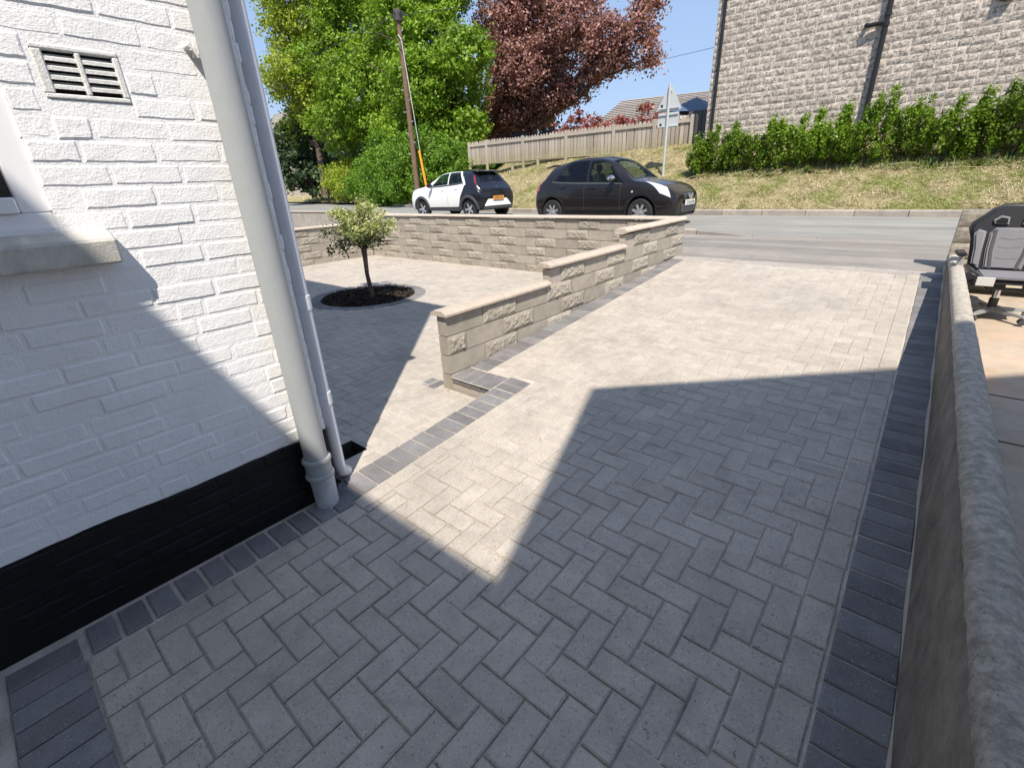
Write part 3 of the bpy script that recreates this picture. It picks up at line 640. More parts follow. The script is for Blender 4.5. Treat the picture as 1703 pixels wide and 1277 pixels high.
# ------------------------------------------------------------------ block walls
def rock_face(L, H, D, seed, rough, mat, nx=13, nz=6, name='block'):
    """block with its front face at y=0 (facing -y), back at y=D; corner origin at (0,0,0)"""
    vs = []; fs = []; g = 0.0
    for k in range(nz + 1):
        for i in range(nx + 1):
            x = L * i / nx; z = H * k / nz; e = min(x, L - x, z * 1.3, (H - z) * 1.3); w = min(1, max(0, (e - .012) / .03))
            edge = 1.0 if (i in (0, nx) or k in (0, nz)) else 0.0
            d = 0
            if rough:
                q = Vector((x * 15 + seed * 7.1, z * 24 + x * 8, seed)); a = noise.noise(q * 1.5); b = noise.noise(q * 3.4 + Vector((3, 1, 4)))
                d = w * (.008 + rough * (abs(a) * 1.7 - .25 + b * .5)); 
            y = .004 * edge - d
            vs.append((x, y, z)); 
            if i and k: a0 = (k - 1) * (nx + 1) + i - 1; fs.append((a0, a0 + 1, a0 + nx + 2, a0 + nx + 1))
    n = len(vs); vs += [(0, D, 0), (L, D, 0), (L, D, H), (0, D, H)]
    bl = [i for i in range(nx + 1)]; tp = [nz * (nx + 1) + i for i in range(nx + 1)]
    lf = [k * (nx + 1) for k in range(nz + 1)]; rt = [k * (nx + 1) + nx for k in range(nz + 1)]
    fs += [tuple([n, n + 1] + bl[::-1]), tuple(tp + [n + 2, n + 3]), tuple(lf + [n + 3, n])[::-1], tuple(rt[::-1] + [n + 1, n + 2])[::-1], (n, n + 3, n + 2, n + 1)]
    me = bpy.data.meshes.new(name); me.from_pydata(vs, [], fs); me.materials.append(mat)
    bm = bmesh.new(); bm.from_mesh(me); bmesh.ops.recalc_face_normals(bm, faces=bm.faces); bm.to_mesh(me); bm.free(); me.update()
    return me
_bk = {}
def block_mesh(L, H, D, rough, var):
    key = (round(L, 2), round(H, 3), D, rough, var if rough else 0)
    if key not in _bk: _bk[key] = rock_face(round(L, 2) - .008, H - .009, D, var + 1.0, .011 if rough else 0, M_block, *((20, 9) if rough else (2, 1)))
    return _bk[key]
CH = 0.157; Z0 = -.03
def block_wall(par, length, place, ncourse, ztop_fn=None, BL=.44, start=0, th=.1, z0=Z0, ch=CH, phase=0, zmin_fn=None):
    """place(u, z) -> (location, z-rotation) for a block whose left corner sits at run u"""
    for c_ in range(ncourse):
        z = z0 + c_ * ch; u = 0.0; k = c_ + phase
        first = BL / 2 if (c_ % 2) else BL
        if start: first = .21 if (c_ + start) % 2 else .41
        wd = first
        while u < length - .03:
            w_ = min(wd, length - u)
            ok = ztop_fn is None or (z + ch * .6 < ztop_fn(u + w_ / 2))
            if zmin_fn is not None and z + ch < zmin_fn(u): ok = False
            if ok:
                loc, rz = place(u, z)
                r = (k % 2 == 0)
                me = block_mesh(w_, ch, th, r, random.randint(0, 4)); o = link('block', me, par, loc, (0, 0, rz))
            u += w_; wd = BL; k += 1
def coping(par, p0, p1, z, w=.17, h=.045, seg=.6, gap=.006, ends=(1, 1)):
    p0 = Vector(p0); p1 = Vector(p1); d = (p1 - p0); L = d.length; d.normalize(); nrm = Vector((-d.y, d.x)); n = max(1, round(L / seg))
    for i in range(n):
        a = p0 + d * (L * i / n + gap / 2); b = p0 + d * (L * (i + 1) / n - gap / 2); vs = []
        jz = random.uniform(-.002, .002)
        for q in (a, b):
            for (o_, zz) in ((-w / 2, 0), (-w / 2, h * .45), (-w * .24, h * 1.0), (w * .24, h * 1.0), (w / 2, h * .45), (w / 2, 0)):
                p = q + nrm * o_; vs.append((p.x, p.y, z + zz + jz))
        fs = [(i_, (i_ + 1) % 6, 6 + (i_ + 1) % 6, 6 + i_) for i_ in range(6)] + [(5, 4, 3, 2, 1, 0), (6, 7, 8, 9, 10, 11)]
        MB().add(vs, fs).build('coping_stone', M_cap, par, False, .003)

# wall beside the drive: outer face x=-2.6 facing +x; runs from y=2.24 to 6.78
gw = empty('garden_wall', 'stepped buff block wall with copings between driveway and front garden', 'wall', (-2.6, 2.24, 0))
def zt_drive(u): return .60 if u < 1.34 else (.757 if u < 2.84 else .914)
LW = 4.62
block_wall(gw, LW, lambda u, z: ((0, u, z), R(90)), 6, zt_drive, start=1, phase=0)
m = MB()
for (ua, ub, zt_) in ((0.004, 1.345, .578), (1.345, 2.84, .735), (2.84, LW, .895)):
    m.box(-.088, -.012, ua + .01 if ua < .1 else ua, ub, -.2, zt_)
m.build('mortar', M_mortar, gw)
for (ua, ub, zc) in ((-.03, 1.33, .598), (1.30, 2.83, .755), (2.80, LW - .06, .925)):
    coping(gw, (-.05, ua), (-.05, ub), zc)
# front wall along the pavement: inner face y=6.78 facing -y, x from -10.3 to -2.6
fw = empty('garden_wall', 'long buff block wall with coping between front garden and pavement', 'wall', (-10.3, 6.78, 0))
block_wall(fw, 7.62, lambda u, z: ((u, 0, z), 0), 6, phase=1)
MB().box(0, 7.60, .012, .088, -.2, .905).box(7.604, 7.69, .012, .088, -.2, .905).build('mortar', M_mortar, fw)
coping(fw, (0.0, .05), (7.73, .05), .925)
# left wall: inner face x=-10.3 facing +x
lw = empty('garden_wall', 'lower buff block wall on the left side of the front garden', 'wall', (-10.3, 3.0, 0))
block_wall(lw, 3.78, lambda u, z: ((0, u, z), R(90)), 5)
MB().box(-.088, -.012, 0, 3.76, -.2, .745).build('mortar', M_mortar, lw)
coping(lw, (-.05, 0), (-.05, 3.7), .757)
# rough wall of the next garden on the left
nw = empty('rendered_wall', 'rough pale grey wall of the next garden beyond the left block wall', 'wall', (-14.3, 6.8, 0))
box_obj('wall_body', (0, 3.85, 0, .15, -.2, .985), concrete('roughcast', (.30, .28, .25), (.42, .39, .35), 6, speck=.3, pits=.8, bump=.9, rvar=0, grime=.5), nw, .01)
box_obj('wall_top', (-.02, 3.85, -.02, .17, .985, 1.01), M_cap, nw, .004)
o = MB().box(-.14, .14, -.1, .1, 0, .62).box(-.16, .16, -.12, .12, .62, .67).build('litter_bin', M_shed, None, False, .01); o.location = (-14.5, 6.7, .35)
tag(o, 'dark narrow bin standing at the end of the rough grey wall', 'bin')

# ------------------------------------------------------------------ white house
HX, HY = -2.14, .965
wh = empty('white_house', 'white painted brick house with black plinth on the left of the driveway', 'house', (HX, HY, 0))
ox, oy = HX, HY
WY0, WY1, WZ0, WZ1 = -1.15, .252, 1.43, 2.62
mb = MB(); BX = -.0024  # backing recessed 12 mm from brick faces
for (ya, yb, za, zb) in ((-3.0, HY - .012, -.1, WZ0), (-3.0, WY0, WZ0, WZ1), (WY1, .345, WZ0, WZ1), (.345, .56, WZ0, 1.795), (.345, .56, 1.94, WZ1), (.56, HY - .012, WZ0, WZ1), (-3.0, HY - .012, WZ1, 5.6)):
    mb.box(-.25, BX, ya - oy, yb - oy, za, zb)
mb.build('wall_backing', M_paint, wh)
MB().box(-9.8, -.25, -4.0, -.26, -.1, 5.6).build('wall_core', M_paint, wh)
MB().box(-9.8, -.25, -.25, -.004, -.1, 5.6).build('front_wall', M_paint, wh)
# gable roof, ridge along x
MB().add([(-10.1, .25, 5.55), (.06, .25, 5.55), (.06, -3.2, 7.9), (-10.1, -3.2, 7.9), (.06, -6.6, 5.55), (-10.1, -6.6, 5.55)], [(0, 1, 2, 3), (3, 2, 4, 5), (1, 4, 2), (0, 3, 5), (0, 5, 4, 1)]).build('roof', M_rooftile, wh)
MB().box(-10, .03, .02, .13, 5.44, 5.55).build('gutter', M_white, wh)
# bricks
_bb = []
def brick_mesh(L, H, seed):
    ed = .0055; ysl = [0, ed] + [ed + (L - 2 * ed) * k / 4 for k in (1, 2, 3)] + [L - ed, L]; zsl = [0, ed, H * .5, H - ed, H]
    nx, nz = 6, 4; vs = []; fs = []
    for k in range(nz + 1):
        for i in range(nx + 1):
            y = ysl[i]; z = zsl[k]; e_ = (i in (0, nx)) or (k in (0, nz)); e2 = (i in (0, 1, nx - 1, nx)) or (k in (0, 1, nz - 1, nz)); q = Vector((y * 22 + seed * 5, z * 30, seed * 1.7))
            d = noise.noise(q) * .0011 - (.0032 if e_ else 0)
            jy = noise.noise(q * 1.7) * .0045 if e2 else 0; jz = noise.noise(q * 2.1 + Vector((5, 0, 0))) * .0035 if e2 else 0
            vs.append((d, y + jy, z + jz))
            if i and k: a0 = (k - 1) * (nx + 1) + i - 1; fs.append((a0, a0 + 1, a0 + nx + 2, a0 + nx + 1))
    per = [i for i in range(nx + 1)] + [k * (nx + 1) + nx for k in range(1, nz + 1)] + [nz * (nx + 1) + i for i in range(nx - 1, -1, -1)] + [k * (nx + 1) for k in range(nz - 1, 0, -1)]
    n = len(vs)
    for p in per: v = vs[p]; c = (0, L / 2, H / 2); vs.append((-.03, v[1] + (.004 if v[1] < c[1] else -.004) * -1, v[2]))
    for a in range(len(per)): b = (a + 1) % len(per); fs.append((per[a], n + a, n + b, per[b]))
    me = bpy.data.meshes.new('brick'); me.from_pydata(vs, [], fs); me.materials.append(M_paint); me.update(); return me
_bm = {}
def bmesh_for(L, H):
    v = random.randint(0, 5); key = (round(L, 2), round(H, 3), v)
    if key not in _bm: _bm[key] = brick_mesh(key[0] - .010, key[1] - .009, v + len(_bm) * .37)
    return _bm[key]
BH = .0695; BLn = .212; rowz = .02; r = 0; nb = 0; brest = []
excl = [(WY0, WY1, WZ0 - .01, WZ1), (.342, .562, 1.797, 1.94)]
while rowz < 2.75:
    ytop = HY - .002; k = 0; first = BLn if r % 2 else BLn * .5
    yy = ytop; wdt = first
    if r % 4 == 3: wdt = BLn * .75
    while yy > -.62:
        w_ = wdt + random.uniform(-.006, .006); ya = yy - w_
        pieces = [(ya, yy)]
        for (ea, eb_, ez0, ez1) in excl:
            if rowz + BH > ez0 + .012 and rowz < ez1 - .012:
                np_ = []
                for (a, b) in pieces:
                    if b <= ea or a >= eb_: np_.append((a, b))
                    else:
                        if a < ea: np_.append((a, ea))
                        if b > eb_: np_.append((eb_, b))
                pieces = np_
        for (a, b) in pieces:
            if b - a > .03:
                o = (random.uniform(-.002, .002) - .0, a - oy, rowz + random.uniform(-.0015, .0015))
                if nb < 300 or rowz > .38:
                    link('brick', bmesh_for(b - a, BH), wh, o, (random.gauss(0, .007), 0, random.gauss(0, .002))); nb += 1
        yy = ya; wdt = BLn
        if random.random() < .12: wdt = BLn * .5
    rowz += BH; r += 1
# sill
MB().add([(-.02, -1.30, -.06), (.075, -1.30, -.06), (.082, -1.30, .02), (.03, -1.30, .045), (-.02, -1.30, .05), (-.02, 0, -.06), (.075, 0, -.06), (.082, 0, .02), (.03, 0, .045), (-.02, 0, .05)], [(0, 1, 6, 5), (1, 2, 7, 6), (2, 3, 8, 7), (3, 4, 9, 8), (4, 0, 5, 9), (5, 6, 7, 8, 9), (4, 3, 2, 1, 0)]).build('window_sill', M_sill, wh, False, .007).location = (0, .372 - oy, 1.365)
# window
win = MB()
fx0, fx1 = -.085, -.014
for b in ((WY0, WY1, WZ0 - .03, WZ0 + .045), (WY0, WY1, WZ1 - .06, WZ1), (WY1 - .072, WY1 + .012, WZ0 + .045, WZ1 - .06), (WY0, WY0 + .07, WZ0 + .045, WZ1 - .06), (-.5, -.43, WZ0 + .045, WZ1 - .06)):
    win.box(fx0, fx1, b[0] - oy, b[1] - oy, b[2], b[3])
win.box(fx0 + .01, fx1 + .012, WY0 - oy, WY1 - .074 - oy, WZ0 + .045, WZ0 + .092)
win = win.build('window', M_white, wh, False, .004)
M_glass = simple('dark_window_glass', (.010, .007, .008), .04, 0, .6)
box_obj('glass', (-.075, -.068, WY0 + .06 - oy, WY1 - .07 - oy, WZ0 + .08, WZ1 - .055), M_glass, win)
m = MB()
for k in range(12): m.box(-.066, -.0655, WY0 + .07 - oy, WY1 - .075 - oy, WZ0 + .12 + k * .07, WZ0 + .122 + k * .07)
m.build('blind_line', simple('blind_line', (.10, .07, .08), .6), win)
box_obj('room_shade', (-.245, -.12, WY0 - oy, WY1 - oy, WZ0, WZ1), M_dark, wh)  # near-black box standing in for the darkness of the unlit room
# air brick
vy0, vy1, vz0, vz1 = .345, .56, 1.797, 1.94
m = MB()
m.box(-.03, .002, vy0 - oy, vy1 - oy, vz1 - .014, vz1).box(-.03, .002, vy0 - oy, vy1 - oy, vz0, vz0 + .014)
m.box(-.03, .002, vy0 - oy, vy0 + .026 - oy, vz0 + .014, vz1 - .014).box(-.03, .002, vy1 - .018 - oy, vy1 - oy, vz0 + .014, vz1 - .014)
m.box(-.03, .002, .447 - oy, .461 - oy, vz0 + .014, vz1 - .014)
vent = m.build('air_brick', M_vent, wh, False, .0035)
for k in range(4):
    z = vz0 + .025 + k * .0245
    for (a, b) in ((vy0 + .024, .449), (.459, vy1 - .016)):
        MB().add([(-.026, a - oy, z + .016), (-.002, a - oy, z + .002), (-.002, a - oy, z + .012), (-.026, a - oy, z + .024), (-.026, b - oy, z + .016), (-.002, b - oy, z + .002), (-.002, b - oy, z + .012), (-.026, b - oy, z + .024)], [(0, 1, 2, 3), (4, 5, 6, 7), (0, 1, 5, 4), (1, 2, 6, 5), (2, 3, 7, 6), (3, 0, 4, 7)]).build('louvre', M_vent, vent)
box_obj('vent_shade_box', (-.06, -.031, vy0 - oy, vy1 - oy, vz0, vz1), M_dark, vent)  # near-black box standing in for the shaded hollow behind the louvres
# grey downpipe
dp = MB().lathe([(.055, .25), (.055, 5.4)], (.068, .845 - oy, 0), n=28).build('downpipe', M_pipe, wh, True)
col_ = MB(); 
col_.lathe([(.0555, .20), (.063, .20), (.063, .262), (.0555, .262)], (.068, .845 - oy, 0), n=28)
col_.lathe([(.056, .258), (.070, .262), (.071, .272), (.066, .280), (.0555, .281)], (.068, .845 - oy, 0), n=28).lathe([(.055, .168), (.069, .170), (.071, .180), (.068, .19), (.0555, .20)], (.068, .845 - oy, 0), n=28)
col_.build('collar', M_pipe, dp, True)
MB().lathe([(.056, -.02), (.057, .0), (.058, .10), (.0605, .17)], (.071, .848 - oy, 0), n=28).build('pipe_boot', M_pipeold, dp, True)
MB().box(-.002, .02, .785 - oy, .80 - oy, 1.955, 1.985).lathe([(0, .045), (.007, .045), (.009, .0), (.009, -.02)], (.0, .772 - oy, 1.985), 'X', 12).build('pipe_bracket', M_vent, wh, True)
# white downpipe on the front corner, ending over the gully
wp = MB().tube([(-.038, .034, 5.3), (-.038, .034, .12), (-.048, .046, .06), (-.085, .09, .02)], .034, 16).build('white_downpipe', M_pipewhite, wh, True)
for z in (.52, 1.02): m = MB(); m.lathe([(.0345, z - .035), (.0395, z - .033), (.0395, z + .033), (.0345, z + .035)], (-.038, .034, 0), n=16); m.build('joint_sleeve', M_pipewhite, wp, True); m = MB()
m = None
box_obj('notch_shade_slab', (-.9, .03, .004, .10, 2.82, 2.88), M_white, wh)  # unseen slab added to cast the notch in the house shadow
# unseen rear extension, added to throw the shade over the near drive
M_whiterender = concrete('white_render', (.66, .655, .64), (.76, .755, .74), 5, bump=.5, rvar=0)  # white chosen to bounce fill light onto the shaded drive
re_ = empty('shade_extension', 'unseen white rear extension behind the camera, added to cast shade on the drive', 'extension', (-2.14, -4.7, 0))
HZ = 5.85
YE = 1.005 - .52 * HZ
MB().box(0.004, 1.74 + 2.14, -3, YE + 4.7, -.1, HZ).build('wall', M_whiterender, re_)
box_obj('door', (1.2, 2.1, YE + 4.7 + .003, YE + 4.7 + .03, 0, 2.05), M_white, re_)
# unseen neighbour's house, placed and rotated to throw the second shade
S1 = Vector((-1.544, 2.624, .14)); Pn = S1 + Vector((.47, -.52, 1)) * (5.8 - .14)
nh = empty('shade_neighbour_house', 'unseen white gabled neighbouring house on the right, shaped to cast the second shade', 'house', (Pn.x, Pn.y, 0))
nh.rotation_euler = (0, 0, R(19.3))
MB().box(0, 7, -9, 0, -.4, 5.8).build('wall', M_whiterender, nh)
MB().add([(0, 0, 5.8), (7, 0, 5.8), (3.5, 0, 7.56), (0, -9, 5.8), (7, -9, 5.8), (3.5, -9, 7.56)], [(0, 1, 2), (5, 4, 3), (0, 2, 5, 3), (2, 1, 4, 5)]).build('roof', M_rooftile, nh)
for xx in (1.2, 4.6):
    w_ = MB().box(xx, xx + 1.3, .002, .05, 3.6, 4.8).build('window', M_white, nh); box_obj('glass', (xx + .1, xx + 1.2, .051, .055, 3.7, 4.7), M_glass, w_)

# ------------------------------------------------------------------ boundary wall on the right
bw = empty('boundary_wall', 'low old rendered wall with rough rounded top along the right of the drive', 'wall', (.262, -2, 0))
vs = []; fs = []; ny = 150; 
for j in range(ny + 1):
    y = 8.96 * j / ny
    for k, z in enumerate((-.4, 0.0, .2, .4, .61)):
        q = Vector((0, y * 2.5, z * 3)); vs.append((noise.noise(q) * .004 - (.004 if z < .1 else 0), y, z))
    vs += [(.095, y, .61), (.095, y, -.4)]
    if j:
        for k in range(6): a = (j - 1) * 7 + k; b = j * 7 + k; fs.append((a, b, b + 1, a + 1))
fs += [tuple(range(7)), tuple(ny * 7 + k for k in range(7))[::-1]]
mesh_obj('wall_body', vs, fs, M_render, bw, True)
bpy.data.objects[-1] if False else None
vs = []; fs = []; ny = 420; nk = 12
for j in range(ny + 1):
    y = 8.96 * j / ny
    dip = -.04 * max(0, (y - 7.6) / 1.36) ** 2
    for k in range(nk + 1):
        prof_ = [(.004, .590), (-.003, .606), (-.002, .622), (.002, .636), (.014, .647), (.034, .654), (.058, .653), (.080, .644), (.096, .626), (.106, .598), (.110, .56), (.108, .52), (.100, .47)]
        x, z = prof_[k]; a = math.pi * (1 - k / nk)
        q = Vector((x * 14, y * 9, z * 14)); nn = noise.noise(q) * .0018 + noise.noise(q * 3.7) * .0024
        vs.append((x + nn * math.cos(a), y, z + nn + dip + (noise.noise(Vector((0, y * 22, 0))) * .014 if k in (0, 1, nk) else 0)))
    if j:
        for k in range(nk): a = (j - 1) * (nk + 1) + k; b = j * (nk + 1) + k; fs.append((a, a + 1, b + 1, b))
fs += [tuple(range(nk + 1)), tuple(ny * (nk + 1) + k for k in range(nk + 1))[::-1]]
mesh_obj('wall_capping', vs, fs, M_roughcap, bw, True)
# mortar fillet at the foot
MB().add([(0, 0, 0)], []) if False else None
fil = MB()
for j in range(60):
    ya, yb = -1.9 + j * .146, -1.9 + (j + 1) * .146
    r0_, r1_ = .012 + .006 * math.sin(j * 1.3), .012 + .006 * math.sin((j + 1) * 1.3)
    fil.add([(-r0_ * .6, ya + 2, dz(ya) + .002), (-r1_ * .6, yb + 2, dz(yb) + .002), (.004, yb + 2, dz(yb) + r1_ * 2.2), (.004, ya + 2, dz(ya) + r0_ * 2.2)], [(0, 1, 2, 3)])
fil.build('mortar_fillet', M_mortar, bw)
# neighbour's front wall: old rock-faced stone, three courses showing
sw = empty('stone_wall', 'old weathered stone block wall standing behind the gaming chair', 'wall', (.262, 6.80, 0))
random.seed(11)
for c_ in range(5):
    u = 0; z = .265 + c_ * .16; wd = .3 if c_ % 2 else .42
    while u < 2.3:
        me = rock_face(wd - .008, .16 - .008, .17, c_ * 3 + u, .006, M_oldstone, 7, 4); link('stone_block', me, sw, (u, 0, z)); u += wd; wd = .42
MB().box(.005, 2.3, .02, .15, -.3, 1.055).build('mortar', M_oldstone, sw)
# neighbour's ground
npo = sheet('patio', [(.36, -2.5, -.3), (6, -2.5, -.3), (6, 6.8, .258), (.36, 6.8, .258)], M_patio)
for yj in (1.2, 3.45, 4.1):
    zz = -.3 + (yj + 2.5) * .06; MB().box(.36, 6, yj, yj + .01, zz + .001, zz + .003).build('patio_joint', M_dark, npo)
sheet('side_ground', [(-9.8 - 6, 6.88, .2), (-14.2, 6.88, .44), (3, 6.9, .44), (3, 6.6, .44)], M_asph) if False else None

# ------------------------------------------------------------------ stone house across the road
sh = empty('stone_house', 'tall pale stone-block house with black pipes above the hedge', 'house', (-5.78, 16, 0))
MB().box(.015, 12, .012, 9, 1.2, 9).build('wall_backing', M_stonemortar, sh)
MB().add([(-.3, -.3, 9), (12.3, -.3, 9), (12.3, 9.3, 9), (-.3, 9.3, 9), (-.3, 4.5, 12), (12.3, 4.5, 12)], [(0, 1, 5, 4), (3, 4, 5, 2), (0, 4, 3), (1, 2, 5)]).build('roof', M_rooftile, sh)
_st = {}
def stone_me(L):
    v = random.randint(0, 3); key = (round(L, 2), v)
    if key not in _st: _st[key] = rock_face(key[0] - .018, .163 - .018, .05, v + 9.3, .004, M_stone, 4, 3, 'stone')
    return _st[key]
st_items = []
z = 2.25; r = 0
while z < 7.2:
    u = 0.0; wd = .3 if r % 2 else .18
    while u < 6.9:
        st_items.append((u, z, min(wd, 6.95 - u))); u += wd; wd = random.choice((.22, .30, .30, .38, .44))
    z += .163; r += 1
st_items = [s for s in st_items if s[2] > .06]
st_items.sort(key=lambda s: abs(s[1] - 4.1) + .25 * abs(s[0] - 4))
V = []; F = []
for i, (u, z, w_) in enumerate(st_items):
    me = stone_me(w_)
    if i < 300: link('stone', me, sh, (u + .011, random.uniform(-.006, .006), z))
    else:
        n = len(V); V += [(v.co.x + u + .011, v.co.y, v.co.z + z) for v in me.vertices]; F += [tuple(n + q for q in f.vertices) for f in me.polygons]
o = mesh_obj('stone_facing', V, F, M_stone, sh); o['kind'] = 'stuff'
# side face stones are hidden; brick footing below the stone
fb = MB(); z = 1.3; r = 0
while z < 2.2:
    u = -.0 - (.1 if r % 2 else 0)
    while u < 7: fb.box(max(u, 0.0) + .004, u + .21, -.004, .04, z + .004, z + .071); u += .218
    z += .075; r += 1
o = fb.build('brick_footing', M_redbrick, sh); o['kind'] = 'stuff'
def bpipe(name, pts, r, par): return MB().tube(pts, r, 12).build(name, M_blackiron, par, True)
bpipe('corner_downpipe', [(.22, -.08, 1.9), (.22, -.08, 8.8)], .045, sh)
bpipe('soil_pipe', [(4.0, -.11, 2.0), (4.0, -.11, 8.8)], .058, sh)
bpipe('branch_pipe', [(3.62, .0, 4.62), (3.62, -.13, 4.60), (3.68, -.14, 4.58), (4.0, -.11, 4.60)], .048, sh)
for z in (2.9, 4.55, 4.75, 6.2): MB().lathe([(.059, z - .04), (.072, z - .04), (.072, z + .04), (.059, z + .04)], (4.0, -.11, 0), n=14).build('pipe_collar', M_blackiron, sh, True)
box_obj('flue_box', (5.90, 6.12, -.16, .0, 4.58, 5.0), simple('brown_box', (.10, .06, .055), .5), sh, .01)

# ------------------------------------------------------------------ fence
FY = 16.8; fx = -16.65; FXE = -6.42
fe = empty('picket_fence', 'weathered grey-brown timber fence with pointed boards on top of the bank', 'fence', (fx, FY, 0))
nb_ = int((FXE - fx) / .148)
def fbase(x): return 2.28 + .0 * x
bmv = []
for v in range(3):
    w_ = .062; hh = .98; me = MB().add([(-w_, -.011, 0), (w_, -.011, 0), (w_, -.011, hh - .07), (.018, -.011, hh), (-.018, -.011, hh), (-w_, -.011, hh - .07), (-w_, .011, 0), (w_, .011, 0), (w_, .011, hh - .07), (.018, .011, hh), (-.018, .011, hh), (-w_, .011, hh - .07)], [(0, 1, 2, 3, 4, 5), (11, 10, 9, 8, 7, 6)] + [(i, (i + 1) % 6, 6 + (i + 1) % 6, 6 + i) for i in range(6)])
    ob = me.build('fence_board', M_timber, fe); bmv.append(ob.data); bpy.data.objects.remove(ob)
for i in range(nb_ + 1):
    link('fence_board', bmv[i % 3], fe, (.07 + i * .148, 0, 2.285 + random.uniform(-.012, .012) + .02 * math.sin(i * .21)), (0, random.gauss(0, .008), 0))
posts = [0.0, 1.08, 3.15, 5.3, 7.35, 8.9, 10.18]
for p in posts: box_obj('fence_post', (p - .06, p + .06, -.075, -.015, 2.0, 3.27), M_timber, fe, .006)
for (a, b) in zip(posts, posts[1:]): box_obj('rail', (a + .062, b - .062, -.055, -.014, 3.07, 3.16), M_timber, fe); 
for (a, b) in zip(posts, posts[1:]): box_obj('lower_rail', (a + .062, b - .062, -.05, -.014, 2.32, 2.37), M_timber, fe)
for x, lab in ((-13.85, 'short rounded timber stub, left of two before the fence'), (-12.5, 'short rounded timber stub, right of two before the fence')):
    o = MB().box(-.06, .06, -.03, .03, -.3, .30).box(-.09, .09, -.035, .035, .30, .34).build('timber_stub', M_timber, None, False, .012); o.location = (x, 16.45, bank_h(x, 16.45) + .05); tag(o, lab, 'post', 'stubs by the fence')
# shed behind the fence end
sd = empty('garden_shed', 'dark shed with blue roof between the fence end and the stone house', 'shed', (-7.5, 17.2, 2.0))
MB().box(.9, 1.45, -.35, 2.2, -.3, 1.36).build('wall', M_shed, sd)
MB().add([(-.1, -.0, 1.50), (1.5, -.2, 1.36), (1.5, 2.4, 1.36), (-.1, 2.4, 1.5), (.5, 1.1, 1.95)], [(0, 1, 4), (1, 2, 4), (2, 3, 4), (3, 0, 4)]).build('roof', M_bluetarp, sd)
for k in range(4): box_obj('side_board', (.86 + k * .15, .99 + k * .15, -.39, -.352, -.5, 1.38), M_shed, sd)

# road sign seen from behind
sg = empty('road_sign', 'back of a triangular road sign with plate on a pale grey pole', 'road sign', (-6.42, 14.7, 1.4))
MB().tube([(0, 0, 0), (0, 0, 2.50)], .035, 14).build('pole', M_galv, sg, True)
tri = [(-.34, 1.83), (.34, 1.83), (.36, 1.87), (.02, 2.50), (-.02, 2.50), (-.36, 1.87)]
vs = [(x, y, z) for y in (.045, .055) for (x, z) in tri]
MB().add(vs, [(5, 4, 3, 2, 1, 0), (6, 7, 8, 9, 10, 11)] + [(i, (i + 1) % 6, 6 + (i + 1) % 6, 6 + i) for i in range(6)]).build('triangle_plate', M_signback, sg)
box_obj('lower_plate', (-.31, .31, .045, .055, 1.40, 1.78), M_signback, sg)
m = MB()
for z in (1.43, 1.73, 1.89): m.box(-.30, .30, .012, .044, z - .014, z + .014)
m.box(-.05, .05, .0, .044, 2.30, 2.34); m.build('channel_rail', M_galv, sg)
m = MB(); m.box(-.25, -.19, .038, .044, 1.455, 1.52).box(-.25, -.19, .038, .044, 1.93, 2.0); m.build('sticker', M_dark, sg)

# utility pole with steps, stay wire and orange guard
PX, PY = -18.9, 15.35; PZ = bank_h(PX, PY)
up = empty('utility_pole', 'tall brown wooden utility pole with steps in front of the green trees', 'utility pole', (PX, PY, PZ))
PH = 8.35 - PZ
MB().tube([(0, 0, -.2), (.0, 0, PH)], [.125, .09], 14).build('pole', M_pole, up, True)
m = MB()
for k in range(12):
    z = 2.3 + k * .42; s = 1 if k % 2 else -1; m.tube([(s * .12, -.02, z), (s * .27, -.05, z), (s * .27, -.05, z + .05)], .014, 5)
m.build('step_iron', M_galv, up)
m = MB(); m.lathe([(.12, PH - .45), (.19, PH - .42), (.19, PH - .1), (.12, PH - .06), (.0, PH + .05)], n=10)
for a in range(7): m.tube([(0, 0, PH - .25), (.42 * math.cos(a), .42 * math.sin(a), PH - .18)], .02, 4)
m.build('pole_top_box', simple('grey_black_fitting', (.06, .055, .06), .5), up)
m = MB(); m.tube([(-.05, -.1, PH - 1.4), (.35, -.25, PH - 1.15), (.0, -.1, PH - .9)], .022, 5).build('stay_bracket', M_galv, up)
gx, gy = .95, -.35
MB().tube([(.34, -.24, PH - 1.15), (gx, gy, 1.9)], .014, 4).build('stay_wire', M_galv, up)
MB().tube([(gx - .10, gy + .0, 2.35), (gx + .33, gy - .1, .35)], .05, 8).build('stay_guard', M_orange, up, True)
# overhead wires
def wire(p, q, sag, lab, r=.012):
    m = MB(); p = Vector(p); q = Vector(q); n = 20
    m.tube([p.lerp(q, i / n) - Vector((0, 0, sag * 4 * (i / n) * (1 - i / n))) for i in range(n + 1)], r, 4, False)
    tag(m.build('overhead_wire', M_wire), lab, 'wire', 'overhead wires')
wt_ = (PX, PY, PZ + PH - .2)
wire(wt_, (-62, 22, 11.6), .5, 'overhead wire running left from the utility pole, upper one')
wire((PX, PY, PZ + PH - .5), (-62, 22.5, 9.6), .5, 'overhead wire running left from the utility pole, lower one')
wire(wt_, (3, 22, 8.8), .6, 'thin wire crossing the sky from the pole to the stone house')
wire((-16, 28, 7.2), (3, 24, 7.2), .2, 'thin lower wire crossing the sky beside the stone house', .01)

